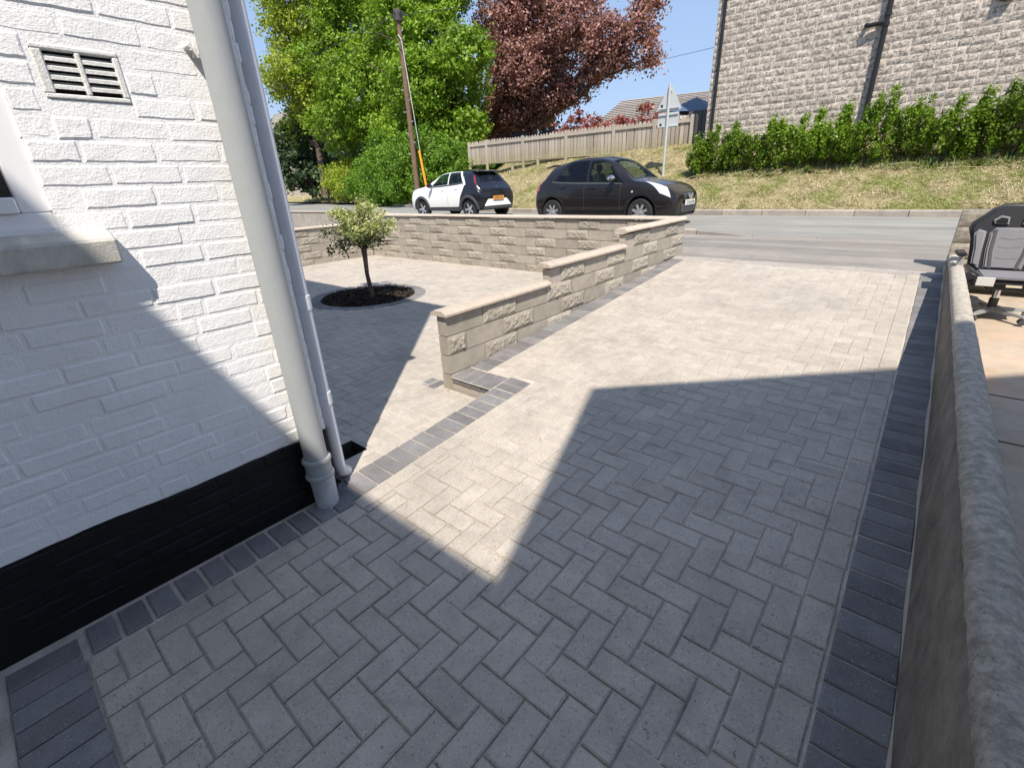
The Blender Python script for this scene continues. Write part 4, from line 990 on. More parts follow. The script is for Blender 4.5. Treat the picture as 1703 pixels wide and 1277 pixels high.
# far houses
fr = empty('far_house', 'house with long grey tiled roof beyond the fence and purple shrubs', 'house', (-20.4, 34, 0))
def tiled(par, p00, p10, p01, p11, rows, name='tile_course'):
    p00, p10, p01, p11 = map(Vector, (p00, p10, p01, p11)); nrm = (p10 - p00).cross(p01 - p00).normalized()
    for k in range(rows):
        a, b = k / rows, (k + 1.12) / rows
        q = [p00.lerp(p01, a), p10.lerp(p11, a), p10.lerp(p11, min(b, 1.02)), p00.lerp(p01, min(b, 1.02))]
        lo = nrm * .07; vs = [q[0] + lo, q[1] + lo, q[2], q[3], q[0] - nrm * .02, q[1] - nrm * .02, q[2] - nrm * .05, q[3] - nrm * .05]
        MB().add(vs, [(0, 1, 2, 3), (4, 5, 6, 7), (0, 1, 5, 4), (2, 3, 7, 6), (1, 2, 6, 5), (3, 0, 4, 7)]).build(name, M_rooftile, par)
MB().box(.3, 7.7, .4, 7, 1.5, 5.0).build('wall', concrete('far_brick', (.34, .22, .17), (.42, .28, .22), 5, bump=.4), fr)
tiled(fr, (-.2, -.1, 5.10), (7.75, -.1, 5.10), (.4, 3.3, 6.98), (7.75, 3.3, 6.72), 13)
MB().add([(-.2, 6.7, 4.9), (7.75, 6.7, 4.9), (7.75, 3.3, 6.72), (.4, 3.3, 6.98)], [(0, 1, 2, 3)]).build('rear_roof', M_rooftile, fr)
box_obj('fascia', (-.2, 7.7, -.12, -.02, 4.92, 5.08), M_white, fr)
box_obj('window', (5.2, 6.4, .33, .398, 3.2, 4.4), M_glass, fr)
fl = empty('far_house', 'house with grey tiled roof glimpsed left of the trees by the white corner', 'house', (-76, 34, 0))
MB().box(.3, 15.5, .4, 7, 1, 8.6).build('wall', M_mortar, fl)
tiled(fl, (0, -.2, 8.6), (16, -.2, 8.6), (0, 3, 12.1), (15.5, 3, 12.1), 14)
MB().add([(0, 6.5, 8.6), (16, 6.5, 8.6), (15.5, 3, 12.1), (0, 3, 12.1)], [(0, 1, 2, 3)]).build('rear_roof', M_rooftile, fl)
# stone on the verge
o = MB().lathe([(.0, -.1), (.30, .0), (.36, .12), (.28, .26), (.12, .36), (0, .38)], n=9).build('verge_stone', M_kerb); o.location = (-17.6, 14.55, .6); tag(o, 'pale grey boulder on the verge seen above the lollipop tree', 'boulder')
for v in o.data.vertices: v.co += Vector((noise.noise(v.co * 5), noise.noise(v.co * 5 + Vector((9, 0, 0))), noise.noise(v.co * 4))) * .06

# ------------------------------------------------------------------ cars
def paint(name, col, rough=.3, coat=.75): return simple(name, col, rough, 0, .25, coat)
C_black = paint('black_car_paint', (.010, .008, .009)); C_white = paint('white_car_paint', (.78, .79, .76), .3, .6)
C_navy = paint('dark_navy_car_paint', (.008, .009, .016)); C_tyre = simple('tyre_rubber', (.022, .022, .024), .8); C_trim = simple('black_trim_plastic', (.05, .055, .06), .6)
C_chrome = simple('chrome', (.75, .76, .78), .12, 1.0); C_rim = simple('alloy_rim', (.62, .63, .65), .3, .8); C_red = simple('red_lamp', (.30, .008, .012), .15, 0, .6, 1)
C_plate = simple('white_plate', (.75, .76, .74), .4); C_plateo = simple('yellow_plate', (.72, .30, .06), .4); C_in = simple('car_interior', (.03, .035, .05), .8); C_lamp = simple('clear_lamp', (.72, .74, .76), .12, .35, .8, 1)
t = NT('car_glass'); t.fin((.02, .03, .035), .03, None, 0, .6)
tp = t.n('ShaderNodeBsdfTransparent'); tp.inputs[0].default_value = (.62, .70, .70, 1); ms = t.n('ShaderNodeMixShader'); ms.inputs[0].default_value = .80
t.l(t.b.outputs[0], ms.inputs[1]); t.l(tp.outputs[0], ms.inputs[2]); t.l(ms.outputs[0], t.out.inputs[0]); C_glass = t.m
t = NT('car_privacy_glass'); t.fin((.006, .008, .014), .03, None, 0, .6)
tp = t.n('ShaderNodeBsdfTransparent'); tp.inputs[0].default_value = (.5, .53, .6, 1); ms = t.n('ShaderNodeMixShader'); ms.inputs[0].default_value = .5
t.l(t.b.outputs[0], ms.inputs[1]); t.l(tp.outputs[0], ms.inputs[2]); t.l(ms.outputs[0], t.out.inputs[0]); C_glassd = t.m
def cr(p0, p1, p2, p3, u): return .5 * ((2 * p1) + (-p0 + p2) * u + (2 * p0 - 5 * p1 + 4 * p2 - p3) * u * u + (-p0 + 3 * p1 - 3 * p2 + p3) * u ** 3)
class Shell:
    """car body as a parametric surface: x along the car (0 = nose), s from sill (0) over the flank, belt (2), roof edge (3) to the centre line (4)"""
    def __init__(s, keys, arches, zarch): s.k = keys; s.a = arches; s.za = zarch
    def row(s, x):
        K = s.k; xs = [k[0] for k in K]
        x = min(max(x, xs[0]), xs[-1]); i = 0
        while i < len(K) - 2 and x > xs[i + 1]: i += 1
        u = (x - xs[i]) / (xs[i + 1] - xs[i]); out = []
        for c in range(1, len(K[0])):
            p1, p2 = K[i][c], K[i + 1][c]
            def slope(j):
                if j <= 0 or j >= len(K) - 1: return 0
                a = (K[j][c] - K[j - 1][c]) / (xs[j] - xs[j - 1]); b = (K[j + 1][c] - K[j][c]) / (xs[j + 1] - xs[j])
                return 0 if a * b <= 0 else 2 * a * b / (a + b)
            h = xs[i + 1] - xs[i]; m1, m2 = slope(i) * h, slope(i + 1) * h
            if i == 0: m1 = (p2 - p1) * 1.6
            if i == len(K) - 2: m2 = (p2 - p1) * 1.6
            out.append((2 * u ** 3 - 3 * u ** 2 + 1) * p1 + (u ** 3 - 2 * u ** 2 + u) * m1 + (-2 * u ** 3 + 3 * u ** 2) * p2 + (u ** 3 - u ** 2) * m2)
        return out
    def pt(s, x, t, side=1, off=0.0):
        zb, zm, zl, zr, zt, w0, w1, w2, w3 = s.row(x)
        for xa in s.a:
            d = abs(x - xa)
            if d < s.za: zb = max(zb, .30 + math.sqrt(s.za ** 2 - d ** 2))
        zm = max(zm, zb + .03)
        P = [(w0, zb), (w1, zm), (w2, zl), (w3, zr), (0, zt)]
        t = min(max(t, 0), 4); i = min(int(t), 3); u = t - i
        q = lambda j: P[0] if j < 0 else ((-P[3][0], P[3][1]) if j > 4 else P[j])
        y = cr(q(i - 1)[0], q(i)[0], q(i + 1)[0], q(i + 2)[0], u); z = cr(q(i - 1)[1], q(i)[1], q(i + 1)[1], q(i + 2)[1], u)
        if i == 0: y = P[0][0] + (P[1][0] - P[0][0]) * (1 - (1 - u) ** 2); z = P[0][1] + (P[1][1] - P[0][1]) * u
        if i == 3: y = P[3][0] * (1 - u); z = P[3][1] + (P[4][1] - P[3][1]) * (1 - (1 - u) ** 2)
        v = Vector((-x, side * y, z))
        if off:
            e = .01; a = s.pt(x + e, t, side) - s.pt(x - e, t, side); b = s.pt(x, min(t + .03, 4), side) - s.pt(x, t - .03, side)
            n = a.cross(b).normalized() * (1 if side > 0 else -1)
            if n.dot(v - Vector((-x, 0, z - .5 if t > 3 else z))) < 0: n = -n
            v = v + n * off
        return v
    def body(s, par, L, holes, mats, midx_fn, nx=120):
        V = []; F = []; MI = []
        ts = [i / 6 for i in range(0, 12)] + [2 + i / 8 for i in range(0, 9)] + [3 + i / 7 for i in range(1, 8)]
        nt = len(ts); xs = [L * (.5 - .5 * math.cos(math.pi * i / nx)) * .35 + L * i / nx * .65 for i in range(nx + 1)]
        for side in (1, -1):
            b0 = len(V)
            for i, x in enumerate(xs):
                for t_ in ts: V.append(s.pt(x, t_, side))
                if i:
                    for j in range(nt - 1):
                        xm, tm = (xs[i] + xs[i - 1]) / 2, (ts[j] + ts[j + 1]) / 2
                        if any(h(xm, tm) for h in holes): continue
                        a = b0 + (i - 1) * nt + j; b = b0 + i * nt + j
                        F.append((a, b, b + 1, a + 1) if side > 0 else (a, a + 1, b + 1, b)); MI.append(midx_fn(xm, tm))
        for xx in (xs[0], xs[-1]):
            n = len(V); V += [s.pt(xx, t_, 1) for t_ in ts] + [s.pt(xx, t_, -1) for t_ in ts[::-1]]; F.append(tuple(range(n, n + 2 * nt))); MI.append(midx_fn(xx, 1))
        o = mesh_obj('body', V, F, None, par, True, mats, MI)
        bm = bmesh.new(); bm.from_mesh(o.data); bmesh.ops.remove_doubles(bm, verts=bm.verts, dist=.0006); bmesh.ops.recalc_face_normals(bm, faces=bm.faces); bm.to_mesh(o.data); bm.free()
        o.data.set_sharp_from_angle(angle=R(42))
        return o
    def patch(s, name, fx0, fx1, t0, t1, mat, par, sides=(1, -1), off=.004, nx=10, nt=6, merge=False):
        obs = []
        V = []; F = []
        for side in sides:
            if not merge: V = []; F = []
            b = len(V)
            for i in range(nx + 1):
                for j in range(nt + 1):
                    tt = t0 + (t1 - t0) * j / nt; a_, b_ = fx0(tt), fx1(tt); V.append(s.pt(a_ + (b_ - a_) * i / nx, tt, side, off))
                    if i and j: a = b + (i - 1) * (nt + 1) + j - 1; c = b + i * (nt + 1) + j - 1; F.append((a, c, c + 1, a + 1))
            if not merge: obs.append(mesh_obj(name, V, F, mat, par, True))
        if merge: obs.append(mesh_obj(name, V, F, mat, par, True))
        return obs
def lin(a, b, t0, t1): return lambda t: a + (b - a) * (t - t0) / (t1 - t0)
def wheel(par, x, y, side, spokes, tm=None, r=.30):
    w = MB().lathe([(.19, -.09), (.27, -.10), (.295, -.085), (r, -.04), (r, .04), (.295, .085), (.27, .10), (.19, .09)], (0, 0, 0), 'Y', 32).build('wheel', C_tyre, par, True)
    w.location = (x, y, .30)
    yo = side * .085
    m = MB().lathe([(.205, yo * .6), (.215, yo * 1.05), (.195, yo * 1.08), (.185, yo * .5), (.0, yo * .3)], (0, 0, 0), 'Y', 32); m.build('rim_barrel', C_trim, w, True)
    m = MB()
    for k in range(spokes):
        a = 2 * math.pi * k / spokes + .3; mt = Matrix.Rotation(a, 4, 'Y'); m.add([mt @ Vector(p) for p in ((-.03, yo * .75, .03), (.03, yo * .75, .03), (.052, yo * 1.02, .20), (-.012, yo * 1.02, .20), (-.02, yo * .55, .03), (.02, yo * .55, .03), (.04, yo * .7, .20), (0, yo * .7, .20))], [(0, 1, 2, 3), (4, 5, 6, 7), (0, 1, 5, 4), (1, 2, 6, 5), (2, 3, 7, 6), (3, 0, 4, 7)])
    m.lathe([(.193, yo * .95), (.215, yo * 1.1), (.218, yo * .9)], (0, 0, 0), 'Y', 32); m.lathe([(0, yo * .95), (.045, yo * .92), (.05, yo * .6)], (0, 0, 0), 'Y', 12)
    m.build('rim', C_rim, w, True); return w
def text_obj(name, body, size, mat, par, loc, rot, ext=.002):
    c = bpy.data.curves.new(name, 'FONT'); c.body = body; c.size = size; c.extrude = ext; c.align_x = 'CENTER'; c.align_y = 'CENTER'; c.materials.append(mat)
    tmp = bpy.data.objects.new('tmp_text', c); COL.objects.link(tmp); bpy.context.view_layer.update()
    me = bpy.data.meshes.new_from_object(tmp.evaluated_get(bpy.context.evaluated_depsgraph_get())); bpy.data.objects.remove(tmp)
    me.materials.clear(); me.materials.append(mat); return link(name, me, par, loc, rot)
def interior(par, x0, x1, w, zf=.35):
    MB().box(-x1, -x0, -w, w, zf, zf + .25).build('cabin_floor', C_in, par)
    for xx in (x0 + .75, x0 + 1.55):
        for y in (-.36, .36):
            m = MB(); m.box(-xx - .22, -xx + .22, y - .22, y + .22, .6, .72).box(-xx - .30, -xx - .19, y - .22, y + .22, .7, 1.14).box(-xx - .30, -xx - .22, y - .11, y + .11, 1.17, 1.34).tube([(-xx - .26, y, 1.1), (-xx - .26, y, 1.2)], .03, 6)
            m.build('seat', C_in, par, False, .03, 2)
    MB().box(-x0 - .28, -x0 + .1, -w + .08, w - .08, .7, .93).build('dashboard', C_in, par, False, .03)
    MB().lathe([(.165, -.012), (.185, 0), (.165, .012), (.15, 0), (.165, -.012)], (-x0 - .42, -.36 if par.name.startswith('black') else -.36, .98), 'X', 18).build('steering_wheel', C_in, par)

# ---- black hatchback: nose towards +x
bc = empty('black_hatchback', 'black five-door hatchback parked nose right on the far side of the road', 'car', (-3.86, 10.20, .535))
bc.scale = (.915, .93, .945)
kb = [(0.0, .30, .42, .56, .62, .64, .42, .54, .50, .34), (.08, .22, .46, .64, .71, .73, .60, .70, .65, .50), (.28, .19, .52, .75, .83, .86, .72, .79, .74, .60), (.62, .18, .58, .85, .925, .955, .77, .82, .775, .63), (.98, .18, .62, .90, .975, 1.01, .79, .83, .785, .67),
      (1.30, .18, .64, .91, 1.17, 1.24, .79, .83, .785, .615), (1.64, .18, .66, .92, 1.37, 1.43, .79, .83, .785, .575), (2.0, .18, .66, .93, 1.445, 1.505, .79, .83, .785, .565), (2.5, .18, .66, .945, 1.445, 1.51, .79, .83, .785, .56), (3.0, .18, .66, .97, 1.38, 1.45, .79, .83, .775, .54),
      (3.34, .18, .64, 1.0, 1.29, 1.36, .77, .82, .76, .52), (3.50, .20, .62, .97, 1.09, 1.14, .74, .80, .745, .58), (3.70, .22, .58, .84, .92, .95, .70, .77, .72, .58), (3.80, .28, .52, .66, .72, .74, .62, .70, .66, .50)]
B = Shell(kb, (.78, 3.20), .345)
fw0, fw1 = lin(1.20, 1.72, 2.08, 2.92), lambda t: 2.14
rw0, rw1 = lambda t: 2.23, lin(3.14, 2.80, 2.08, 2.92)
ws = lambda x, t: 1.02 < x < 1.62 and t > 3.13
hol = [lambda x, t: 2.08 < t < 2.92 and fw0(t) < x < 2.14, lambda x, t: 2.08 < t < 2.92 and 2.23 < x < rw1(t), ws, lambda x, t: 3.34 < x < 3.49 and t > 3.2]
B.body(bc, 3.80, hol, [C_black], lambda x, t: 0)
B.patch('front_side_window', lin(1.17, 1.70, 2.05, 2.95), lambda t: 2.16, 2.05, 2.95, C_glass, bc)
B.patch('rear_side_window', lambda t: 2.21, lin(3.17, 2.82, 2.05, 2.95), 2.05, 2.95, C_glassd, bc)
B.patch('windscreen', lambda t: .98, lambda t: 1.65, 3.08, 4, C_glass, bc, merge=True, nx=12, nt=10)
B.patch('rear_window', lambda t: 3.32, lambda t: 3.51, 3.15, 4, C_glassd, bc, merge=True)
B.patch('headlight', lin(.12, .24, 1.6, 2.8), lin(.34, .74, 1.6, 2.8), 1.6, 2.8, C_lamp, bc, off=.008)
B.patch('tail_light', lambda t: 3.60, lambda t: 3.73, 1.6, 2.6, C_red, bc, off=.010)
for xx in (2.245, 3.02, 1.28): B.patch('door_gap', lambda t, xx=xx: xx - .004 + (.14 * (t - 1) if xx > 3 else 0) * -1, lambda t, xx=xx: xx + .004 - (.14 * (t - 1) if xx > 3 else 0), .35, 1.98, C_trim, bc, off=.0015, nx=1, nt=8, merge=True)
for xx in (2.05, 2.88): B.patch('door_handle', lambda t, xx=xx: xx - .09, lambda t, xx=xx: xx + .09, 1.66, 1.76, C_black, bc, off=.03, nx=4, nt=2)
B.patch('window_trim', lambda t: 1.26, lambda t: 3.22, 1.97, 2.06, C_trim, bc, off=.005, nx=20, nt=2)
m = MB().lathe([(0, -.10), (.05, -.09), (.075, -.03), (.078, .03), (.05, .09), (0, .10)], (-1.46, -.92, 1.02), 'Y', 14); mi = m.build('wing_mirror', C_chrome, bc, True)
MB().tube([(-1.44, -.76, .98), (-1.46, -.88, 1.0)], .025, 6).build('mirror_arm', C_black, mi)
m = MB().lathe([(0, -.10), (.05, -.09), (.075, -.03), (.078, .03), (.05, .09), (0, .10)], (-1.46, .92, 1.02), 'Y', 14).build('wing_mirror', C_chrome, bc, True)
for (x, wt__) in ((.78, 0), (3.20, 0)):
    for s in (-1, 1): wheel(bc, -x, s * .72, s, 8)
MB().box(-3.75, -.1, -.62, .62, .2, .32).build('underbody', C_trim, bc)
MB().box(-3.86, -3.70, -.55, .55, .26, .40).build('rear_bumper_lip', C_black, bc, False, .04, 2)
interior(bc, 1.1, 3.4, .7)
MB().add([(-3.33, -.52, 1.385), (-3.33, .52, 1.385), (-3.60, .48, 1.33), (-3.60, -.48, 1.33), (-3.33, -.52, 1.345), (-3.33, .52, 1.345), (-3.59, .48, 1.30), (-3.59, -.48, 1.30)], [(0, 1, 2, 3), (4, 5, 6, 7), (0, 1, 5, 4), (1, 2, 6, 5), (2, 3, 7, 6), (3, 0, 4, 7)]).build('spoiler', C_black, bc, False, .01)
# front details
MB().box(-.03, .035, -.40, .40, .28, .46).build('lower_grille', C_trim, bc, False, .02)
MB().box(-.05, .012, -.28, .28, .555, .66).build('upper_grille', C_trim, bc, False, .02)
gv = MB()
for s in (-1, 1): gv.tube([(.03, s * .13, .665), (.045, s * .045, .565)], .014, 6)
gv.build('grille_chrome', C_chrome, bc, True)
MB().lathe([(0, .055), (.05, .055), (.062, .05), (.062, .03)], (0, 0, .62), 'X', 20).build('badge', C_chrome, bc, True)
np_ = box_obj('number_plate', (.035, .048, -.26, .26, .43, .54), C_plate, bc, .003)
text_obj('plate_lettering', 'CU16 JDB', .10, C_trim, np_, (.0495, 0, .483), (R(90), 0, R(90)))
MB().lathe([(0, .0), (.045, .0), (.05, -.02)], (-.12, -.56, .38), 'X', 12).build('fog_lamp', C_lamp, bc)
MB().lathe([(0, -.838), (.02, -.838), (.024, -.825)], (-.98, 0, .74), 'Y', 10).build('side_repeater', C_lamp, bc)

# ---- white / black small crossover: nose towards -x
wc = empty('white_hatchback', 'small white car with black rear and roof parked facing left on the road', 'car', (-13.70, 11.45, .535))
wc.scale = (.93, .93, .93)
wc.rotation_euler = (0, 0, math.pi)
kw = [(0.0, .34, .50, .70, .78, .80, .48, .58, .52, .34), (.10, .27, .55, .80, .87, .89, .66, .74, .68, .54), (.30, .25, .60, .88, .95, .97, .76, .83, .77, .64), (.70, .25, .64, .95, 1.01, 1.03, .81, .86, .80, .66), (1.02, .25, .66, .98, 1.06, 1.09, .82, .87, .81, .68),
      (1.38, .25, .68, 1.00, 1.24, 1.31, .82, .87, .80, .63), (1.72, .25, .70, 1.01, 1.39, 1.45, .82, .87, .80, .595), (2.1, .25, .70, 1.03, 1.44, 1.51, .82, .87, .80, .585), (2.6, .25, .72, 1.06, 1.45, 1.515, .82, .87, .80, .575), (3.05, .25, .74, 1.10, 1.43, 1.49, .82, .875, .80, .56),
      (3.25, .25, .76, 1.10, 1.34, 1.40, .82, .88, .80, .56), (3.40, .26, .78, 1.04, 1.17, 1.22, .82, .88, .79, .60), (3.56, .30, .76, .92, .98, 1.01, .80, .86, .78, .64), (3.68, .36, .66, .78, .84, .86, .74, .80, .74, .60)]
Wc = Shell(kw, (.78, 3.15), .36)
def wmid(x, t):
    if t > 2.95: return 1
    lim = 2.55 + .33 * min(t, 2) / 2 + (0 if t < 2 else -.30 * (t - 2)) + (.55 if False else 0)
    lim = 2.62 + .20 * t if t < 2 else 3.02 - .32 * (t - 2)
    return 1 if x > lim else 0
hw = [lambda x, t: 2.08 < t < 2.9 and lin(1.30, 1.72, 2.08, 2.92)(t) < x < 2.12, lambda x, t: 2.08 < t < 2.9 and 2.2 < x < lin(2.86, 2.62, 2.08, 2.9)(t), lambda x, t: 1.12 < x < 1.66 and t > 3.13, lambda x, t: 3.24 < x < 3.43 and t > 3.2]
Wc.body(wc, 3.68, hw, [C_white, C_navy], wmid)
Wc.patch('front_side_window', lin(1.25, 1.70, 2.05, 2.93), lambda t: 2.15, 2.05, 2.93, C_glass, wc)
Wc.patch('rear_side_window', lambda t: 2.19, lin(2.90, 2.66, 2.05, 2.93), 2.05, 2.93, C_glassd, wc)
Wc.patch('window_trim', lambda t: 1.2, lambda t: 2.92, 1.97, 2.07, C_trim, wc, off=.005, nx=16, nt=2)
Wc.patch('windscreen', lambda t: 1.08, lambda t: 1.69, 3.08, 4, C_glass, wc, merge=True, nx=12, nt=10)
Wc.patch('rear_window', lambda t: 3.22, lambda t: 3.47, 3.12, 4, C_glassd, wc, merge=True)
Wc.patch('headlight', lin(.17, .26, 1.95, 2.7), lin(.3, .6, 1.95, 2.7), 1.95, 2.7, C_lamp, wc, off=.008)
Wc.patch('tail_light', lin(3.52, 3.24, 2.0, 2.85), lin(3.585, 3.32, 2.0, 2.85), 2.0, 2.85, C_red, wc, off=.010)
Wc.patch('tail_lamp_lens', lambda t: 3.50, lambda t: 3.60, 2.0, 2.35, C_lamp, wc, off=.014)
for xx in (2.17,): Wc.patch('door_gap', lambda t, xx=xx: xx - .004, lambda t, xx=xx: xx + .004, .35, 1.98, C_trim, wc, off=.0015, nx=1, nt=8, merge=True)
for xx in (1.95, 2.6): Wc.patch('door_handle', lambda t, xx=xx: xx - .09, lambda t, xx=xx: xx + .09, 1.62, 1.72, C_white, wc, off=.03, nx=4, nt=2)
Wc.patch('sill_trim', lambda t: 1.15, lambda t: 2.78, 0.0, .28, C_trim, wc, off=.012, nx=14, nt=2)
for xa in (.78, 3.15):
    for s in (-1, 1):
        V = []; F = []; n = 22
        for k in range(n + 1):
            a = math.pi * k / n
            for (rr, oo) in ((.34, .0), (.345, .03), (.43, .028), (.44, .004)):
                x = xa - rr * math.cos(a); z = .30 + rr * math.sin(a); w_ = Wc.row(x); zb, zm, w0, w1 = w_[0], w_[1], w_[5], w_[6]
                yy = w0 + (w1 - w0) * (1 - (1 - min(1, max(0, (z - zb) / max(.05, zm - zb)))) ** 2); V.append((-x, s * (yy + oo), z))
            if k:
                for j in range(3): a0 = (k - 1) * 4 + j; F.append((a0, a0 + 4, a0 + 5, a0 + 1))
        mesh_obj('wheel_arch_trim', V, F, C_trim, wc, True)
    for s in (-1, 1): wheel(wc, -xa, s * .755, s, 5)
MB().box(-3.6, -.1, -.62, .62, .26, .36).build('underbody', C_trim, wc)
interior(wc, 1.05, 3.1, .7)
for s in (-1, 1): MB().lathe([(0, -.10), (.05, -.09), (.072, -.03), (.075, .03), (.05, .09), (0, .10)], (-1.40, s * .96, 1.06), 'Y', 12).build('wing_mirror', C_navy, wc, True)
# rear details
bp = MB().add([(-3.66, -.36, .70), (-3.66, .36, .70), (-3.72, .66, .38), (-3.72, -.66, .38), (-3.60, -.36, .72), (-3.60, .36, .72), (-3.60, .66, .38), (-3.60, -.66, .38)], [(0, 1, 2, 3), (4, 5, 6, 7), (0, 1, 5, 4), (1, 2, 6, 5), (2, 3, 7, 6), (3, 0, 4, 7)]).build('rear_bumper_panel', C_white, wc, False, .01)
MB().box(-3.74, -3.55, -.70, .70, .27, .40).build('rear_bumper', C_trim, wc, False, .03, 2)
np_ = box_obj('number_plate', (-3.725, -3.712, -.26, .26, .56, .68), C_plateo, wc, .003)
text_obj('plate_lettering', 'LF29 TLX', .10, C_trim, np_, (-3.727, 0, .618), (R(90), 0, R(-90)))
rb = MB().lathe([(.045, -.005), (.058, -.015), (.058, .004), (.045, .004)], (-3.60, 0, .93), 'X', 20).lathe([(.02, -.008), (.03, -.014), (.03, .004)], (-3.605, 0, .93), 'X', 14).build('badge', C_chrome, wc, True)
MB().tube([(-3.50, -.22, 1.07), (-3.50, .16, 1.09)], .012, 5).build('rear_wiper', C_trim, wc)
MB().add([(-3.10, -.56, 1.475), (-3.10, .56, 1.475), (-3.38, .52, 1.44), (-3.38, -.52, 1.44), (-3.10, -.56, 1.44), (-3.10, .56, 1.44), (-3.37, .52, 1.41), (-3.37, -.52, 1.41)], [(0, 1, 2, 3), (4, 5, 6, 7), (0, 1, 5, 4), (1, 2, 6, 5), (2, 3, 7, 6), (3, 0, 4, 7)]).build('spoiler', C_navy, wc, False, .01)
MB().tube([(-2.9, 0, 1.50), (-3.05, 0, 1.72)], .006, 5).build('aerial', C_trim, wc)
# car roofs showing above the fence
for (x, lab, w_) in ((-19.0, 'dark car roof just showing above the fence under the beech', 2.3), (-16.6, 'second dark car roof showing above the fence, right of the first', 2.0)):
    e = empty('parked_car', lab, 'car', (x, 23.6, 2.66), 'cars parked behind the fence')
    m = MB(); n = 12; vs = []; fs = []
    for i in range(n + 1):
        u = i / n; xx = (u - .5) * w_ * 1.5; z = .62 + .80 * (math.sin(math.pi * u) ** .45)
        vs += [(xx, -.8, 0.1), (xx, -.82, .62), (xx, -.58, z), (xx, .58, z), (xx, .82, .62), (xx, .8, .1)]
        if i:
            for k in range(5): a = (i - 1) * 6 + k; fs.append((a, a + 6, a + 7, a + 1))
    m.add(vs, fs).build('body', C_navy, e, True)
    MB().add([(-w_ * .45, -.80, .72), (w_ * .45, -.80, .72), (w_ * .3, -.63, 1.3), (-w_ * .3, -.63, 1.3)], [(0, 1, 2, 3)]).build('side_window', C_glassd, e)
    for xx in (-w_ * .5, w_ * .5): MB().lathe([(0, -.1), (.3, -.1), (.3, .1), (0, .1)], (xx, -.75, .3), 'Y', 16).build('wheel', C_tyre, e)

# ------------------------------------------------------------------ gaming chair beyond the wall
G_blk = simple('black_leatherette', (.022, .022, .025), .38, 0, .45, var=.2, nscale=12, bump=.15)
G_gry = simple('grey_leatherette', (.19, .19, .205), .5, 0, .4, var=.1, nscale=12, bump=.15)
G_stripe = simple('dark_grey_stripe', (.07, .07, .075), .5)
gc = empty('gaming_chair', 'black and grey racing-style gaming chair behind the low wall on the right', 'chair', (.625, 5.90, .205))
gc.rotation_euler = (0, 0, R(3)); gc.scale = (.96, .92, .92)
def plate(name, outline, y0, y1, mat, par, bev=.012, holes=None, tilt=True):
    bm = bmesh.new(); vs = [bm.verts.new((x, y0, z)) for x, z in outline]; f = bm.faces.new(vs)
    r_ = bmesh.ops.extrude_face_region(bm, geom=[f]); nv = [v for v in r_['geom'] if isinstance(v, bmesh.types.BMVert)]
    for v in nv: v.co.y = y1
    bmesh.ops.recalc_face_normals(bm, faces=bm.faces)
    bmesh.ops.bevel(bm, geom=[e for e in bm.edges if abs(e.verts[0].co.y - e.verts[1].co.y) < 1e-5], offset=bev, segments=3, affect='EDGES')
    if tilt:
        for v in bm.verts: v.co.y += (v.co.z - .45) * .24
    me = bpy.data.meshes.new(name); bm.to_mesh(me); bm.free(); me.materials.append(mat); me.polygons.foreach_set('use_smooth', [True] * len(me.polygons)); me.set_sharp_from_angle(angle=R(50)); return link(name, me, par)
bk = [(-.17, .40), (-.24, .46), (-.255, .60), (-.27, .70), (-.305, .80), (-.29, .86), (-.22, .93), (-.17, .99), (-.10, 1.03), (.10, 1.03), (.17, .99), (.22, .93), (.29, .86), (.305, .80), (.27, .70), (.255, .60), (.24, .46), (.17, .40)]
plate('backrest', bk, .20, .29, G_blk, gc, .03)
plate('grey_back_panel', [(-.13, .44), (-.15, .60), (-.155, .76), (-.12, .815), (.12, .815), (.155, .76), (.15, .60), (.13, .44)], .178, .205, G_gry, gc, .012)
for s in (-1, 1):
    plate('grey_side_wing', [(s * .165, .44), (s * .175, .60), (s * .18, .78), (s * .235, .80), (s * .262, .76), (s * .235, .62), (s * .225, .48)], .155, .21, G_gry, gc, .014)
    plate('stripe', [(s * .075, .44), (s * .10, .60), (s * .105, .80), (s * .13, .80), (s * .125, .60), (s * .10, .44)], .172, .18, G_stripe, gc, .002)
    hp = plate('strap_hole', [(s * .045, .845), (s * .05, .91), (s * .11, .925), (s * .155, .885), (s * .145, .85), (s * .10, .842)], .178, .20, G_gry, gc, .006)
    plate('hole_inner', [(s * .058, .858), (s * .062, .898), (s * .108, .908), (s * .138, .880), (s * .130, .862), (s * .10, .856)], .170, .176, M_dark, hp, .001)
    plate('seat_bolster', [(s * .19, .38), (s * .19, .44), (s * .25, .475), (s * .29, .44), (s * .29, .37)], -.26, .20, G_blk, gc, .02, tilt=False)
    m = MB().box(s * .335 - .04, s * .335 + .04, -.14, .16, .585, .615); m.build('armrest', G_blk, gc, True, .012, 2)
    MB().box(s * .32 - .018, s * .32 + .018, -.02, .05, .36, .585).build('armrest_post', simple('arm_grey', (.3, .31, .31), .4), gc, False, .004)
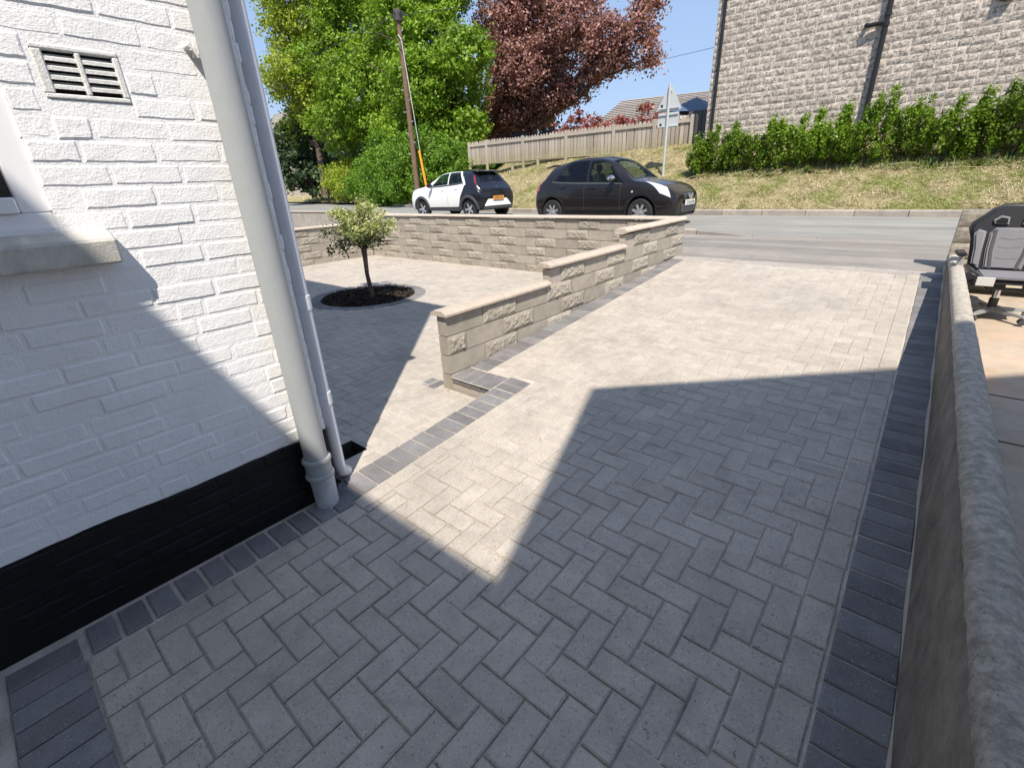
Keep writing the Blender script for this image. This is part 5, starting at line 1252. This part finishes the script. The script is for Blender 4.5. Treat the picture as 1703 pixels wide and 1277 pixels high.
for z in (.56, .66, .74): plate('seam', [(-.075, z - .02), (0, z - .032), (.075, z - .02), (.075, z - .0175), (0, z - .0295), (-.075, z - .0175)], .1765, .1785, G_stripe, gc, .0003)
MB().box(-.25, .25, -.27, .23, .335, .415).build('seat', G_blk, gc, True, .03, 3)
MB().box(-.17, .17, -.275, .17, .405, .43).build('grey_seat_panel', G_gry, gc, True, .01, 2)
MB().box(-.20, -.08, -.283, -.268, .345, .425).build('front_patch', simple('pale_patch', (.55, .55, .53), .6), gc, False, .003)
MB().box(.0, .10, -.276, -.272, .345, .365).build('label_tag', simple('cream_tag', (.6, .55, .4), .6), gc)
MB().box(-.10, .10, -.12, .12, .285, .335).build('tilt_mechanism', C_trim, gc, False, .01)
MB().tube([(.02, -.05, .30), (.20, -.12, .29)], .01, 6).build('lever', C_trim, gc)
MB().lathe([(.026, .16), (.026, .30)], n=14).build('gas_lift_chrome', C_chrome, gc, True)
MB().lathe([(.034, .07), (.034, .19), (.026, .195)], n=14).build('gas_lift_sleeve', C_trim, gc, True)
st_ = MB().lathe([(0, .115), (.05, .11), (.055, .06), (0, .055)], n=16).build('star_base', simple('base_grey', (.28, .29, .29), .35, .2), gc, True)
for k in range(5):
    a = 2 * math.pi * k / 5 + 2.95; mt = Matrix.Rotation(a, 4, 'Z')
    MB().add([mt @ Vector(p) for p in ((.03, -.03, .065), (.30, -.02, .06), (.30, .02, .06), (.03, .03, .065), (.03, -.024, .11), (.30, -.014, .078), (.30, .014, .078), (.03, .024, .11))], [(0, 1, 2, 3), (4, 5, 6, 7), (0, 1, 5, 4), (1, 2, 6, 5), (2, 3, 7, 6), (3, 0, 4, 7)]).build('leg', st_.data.materials[0], st_, False, .004)
    cs = MB()
    for s in (-1, 1): cs.lathe([(0, s * .008), (.027, s * .008), (.028, s * .024), (0, s * .026)], (0, 0, .028), 'Y', 12)
    c_ = cs.build('caster', C_trim, st_, True); c_.location = mt @ Vector((.285, 0, 0)); c_.rotation_euler = (0, 0, a + 1)
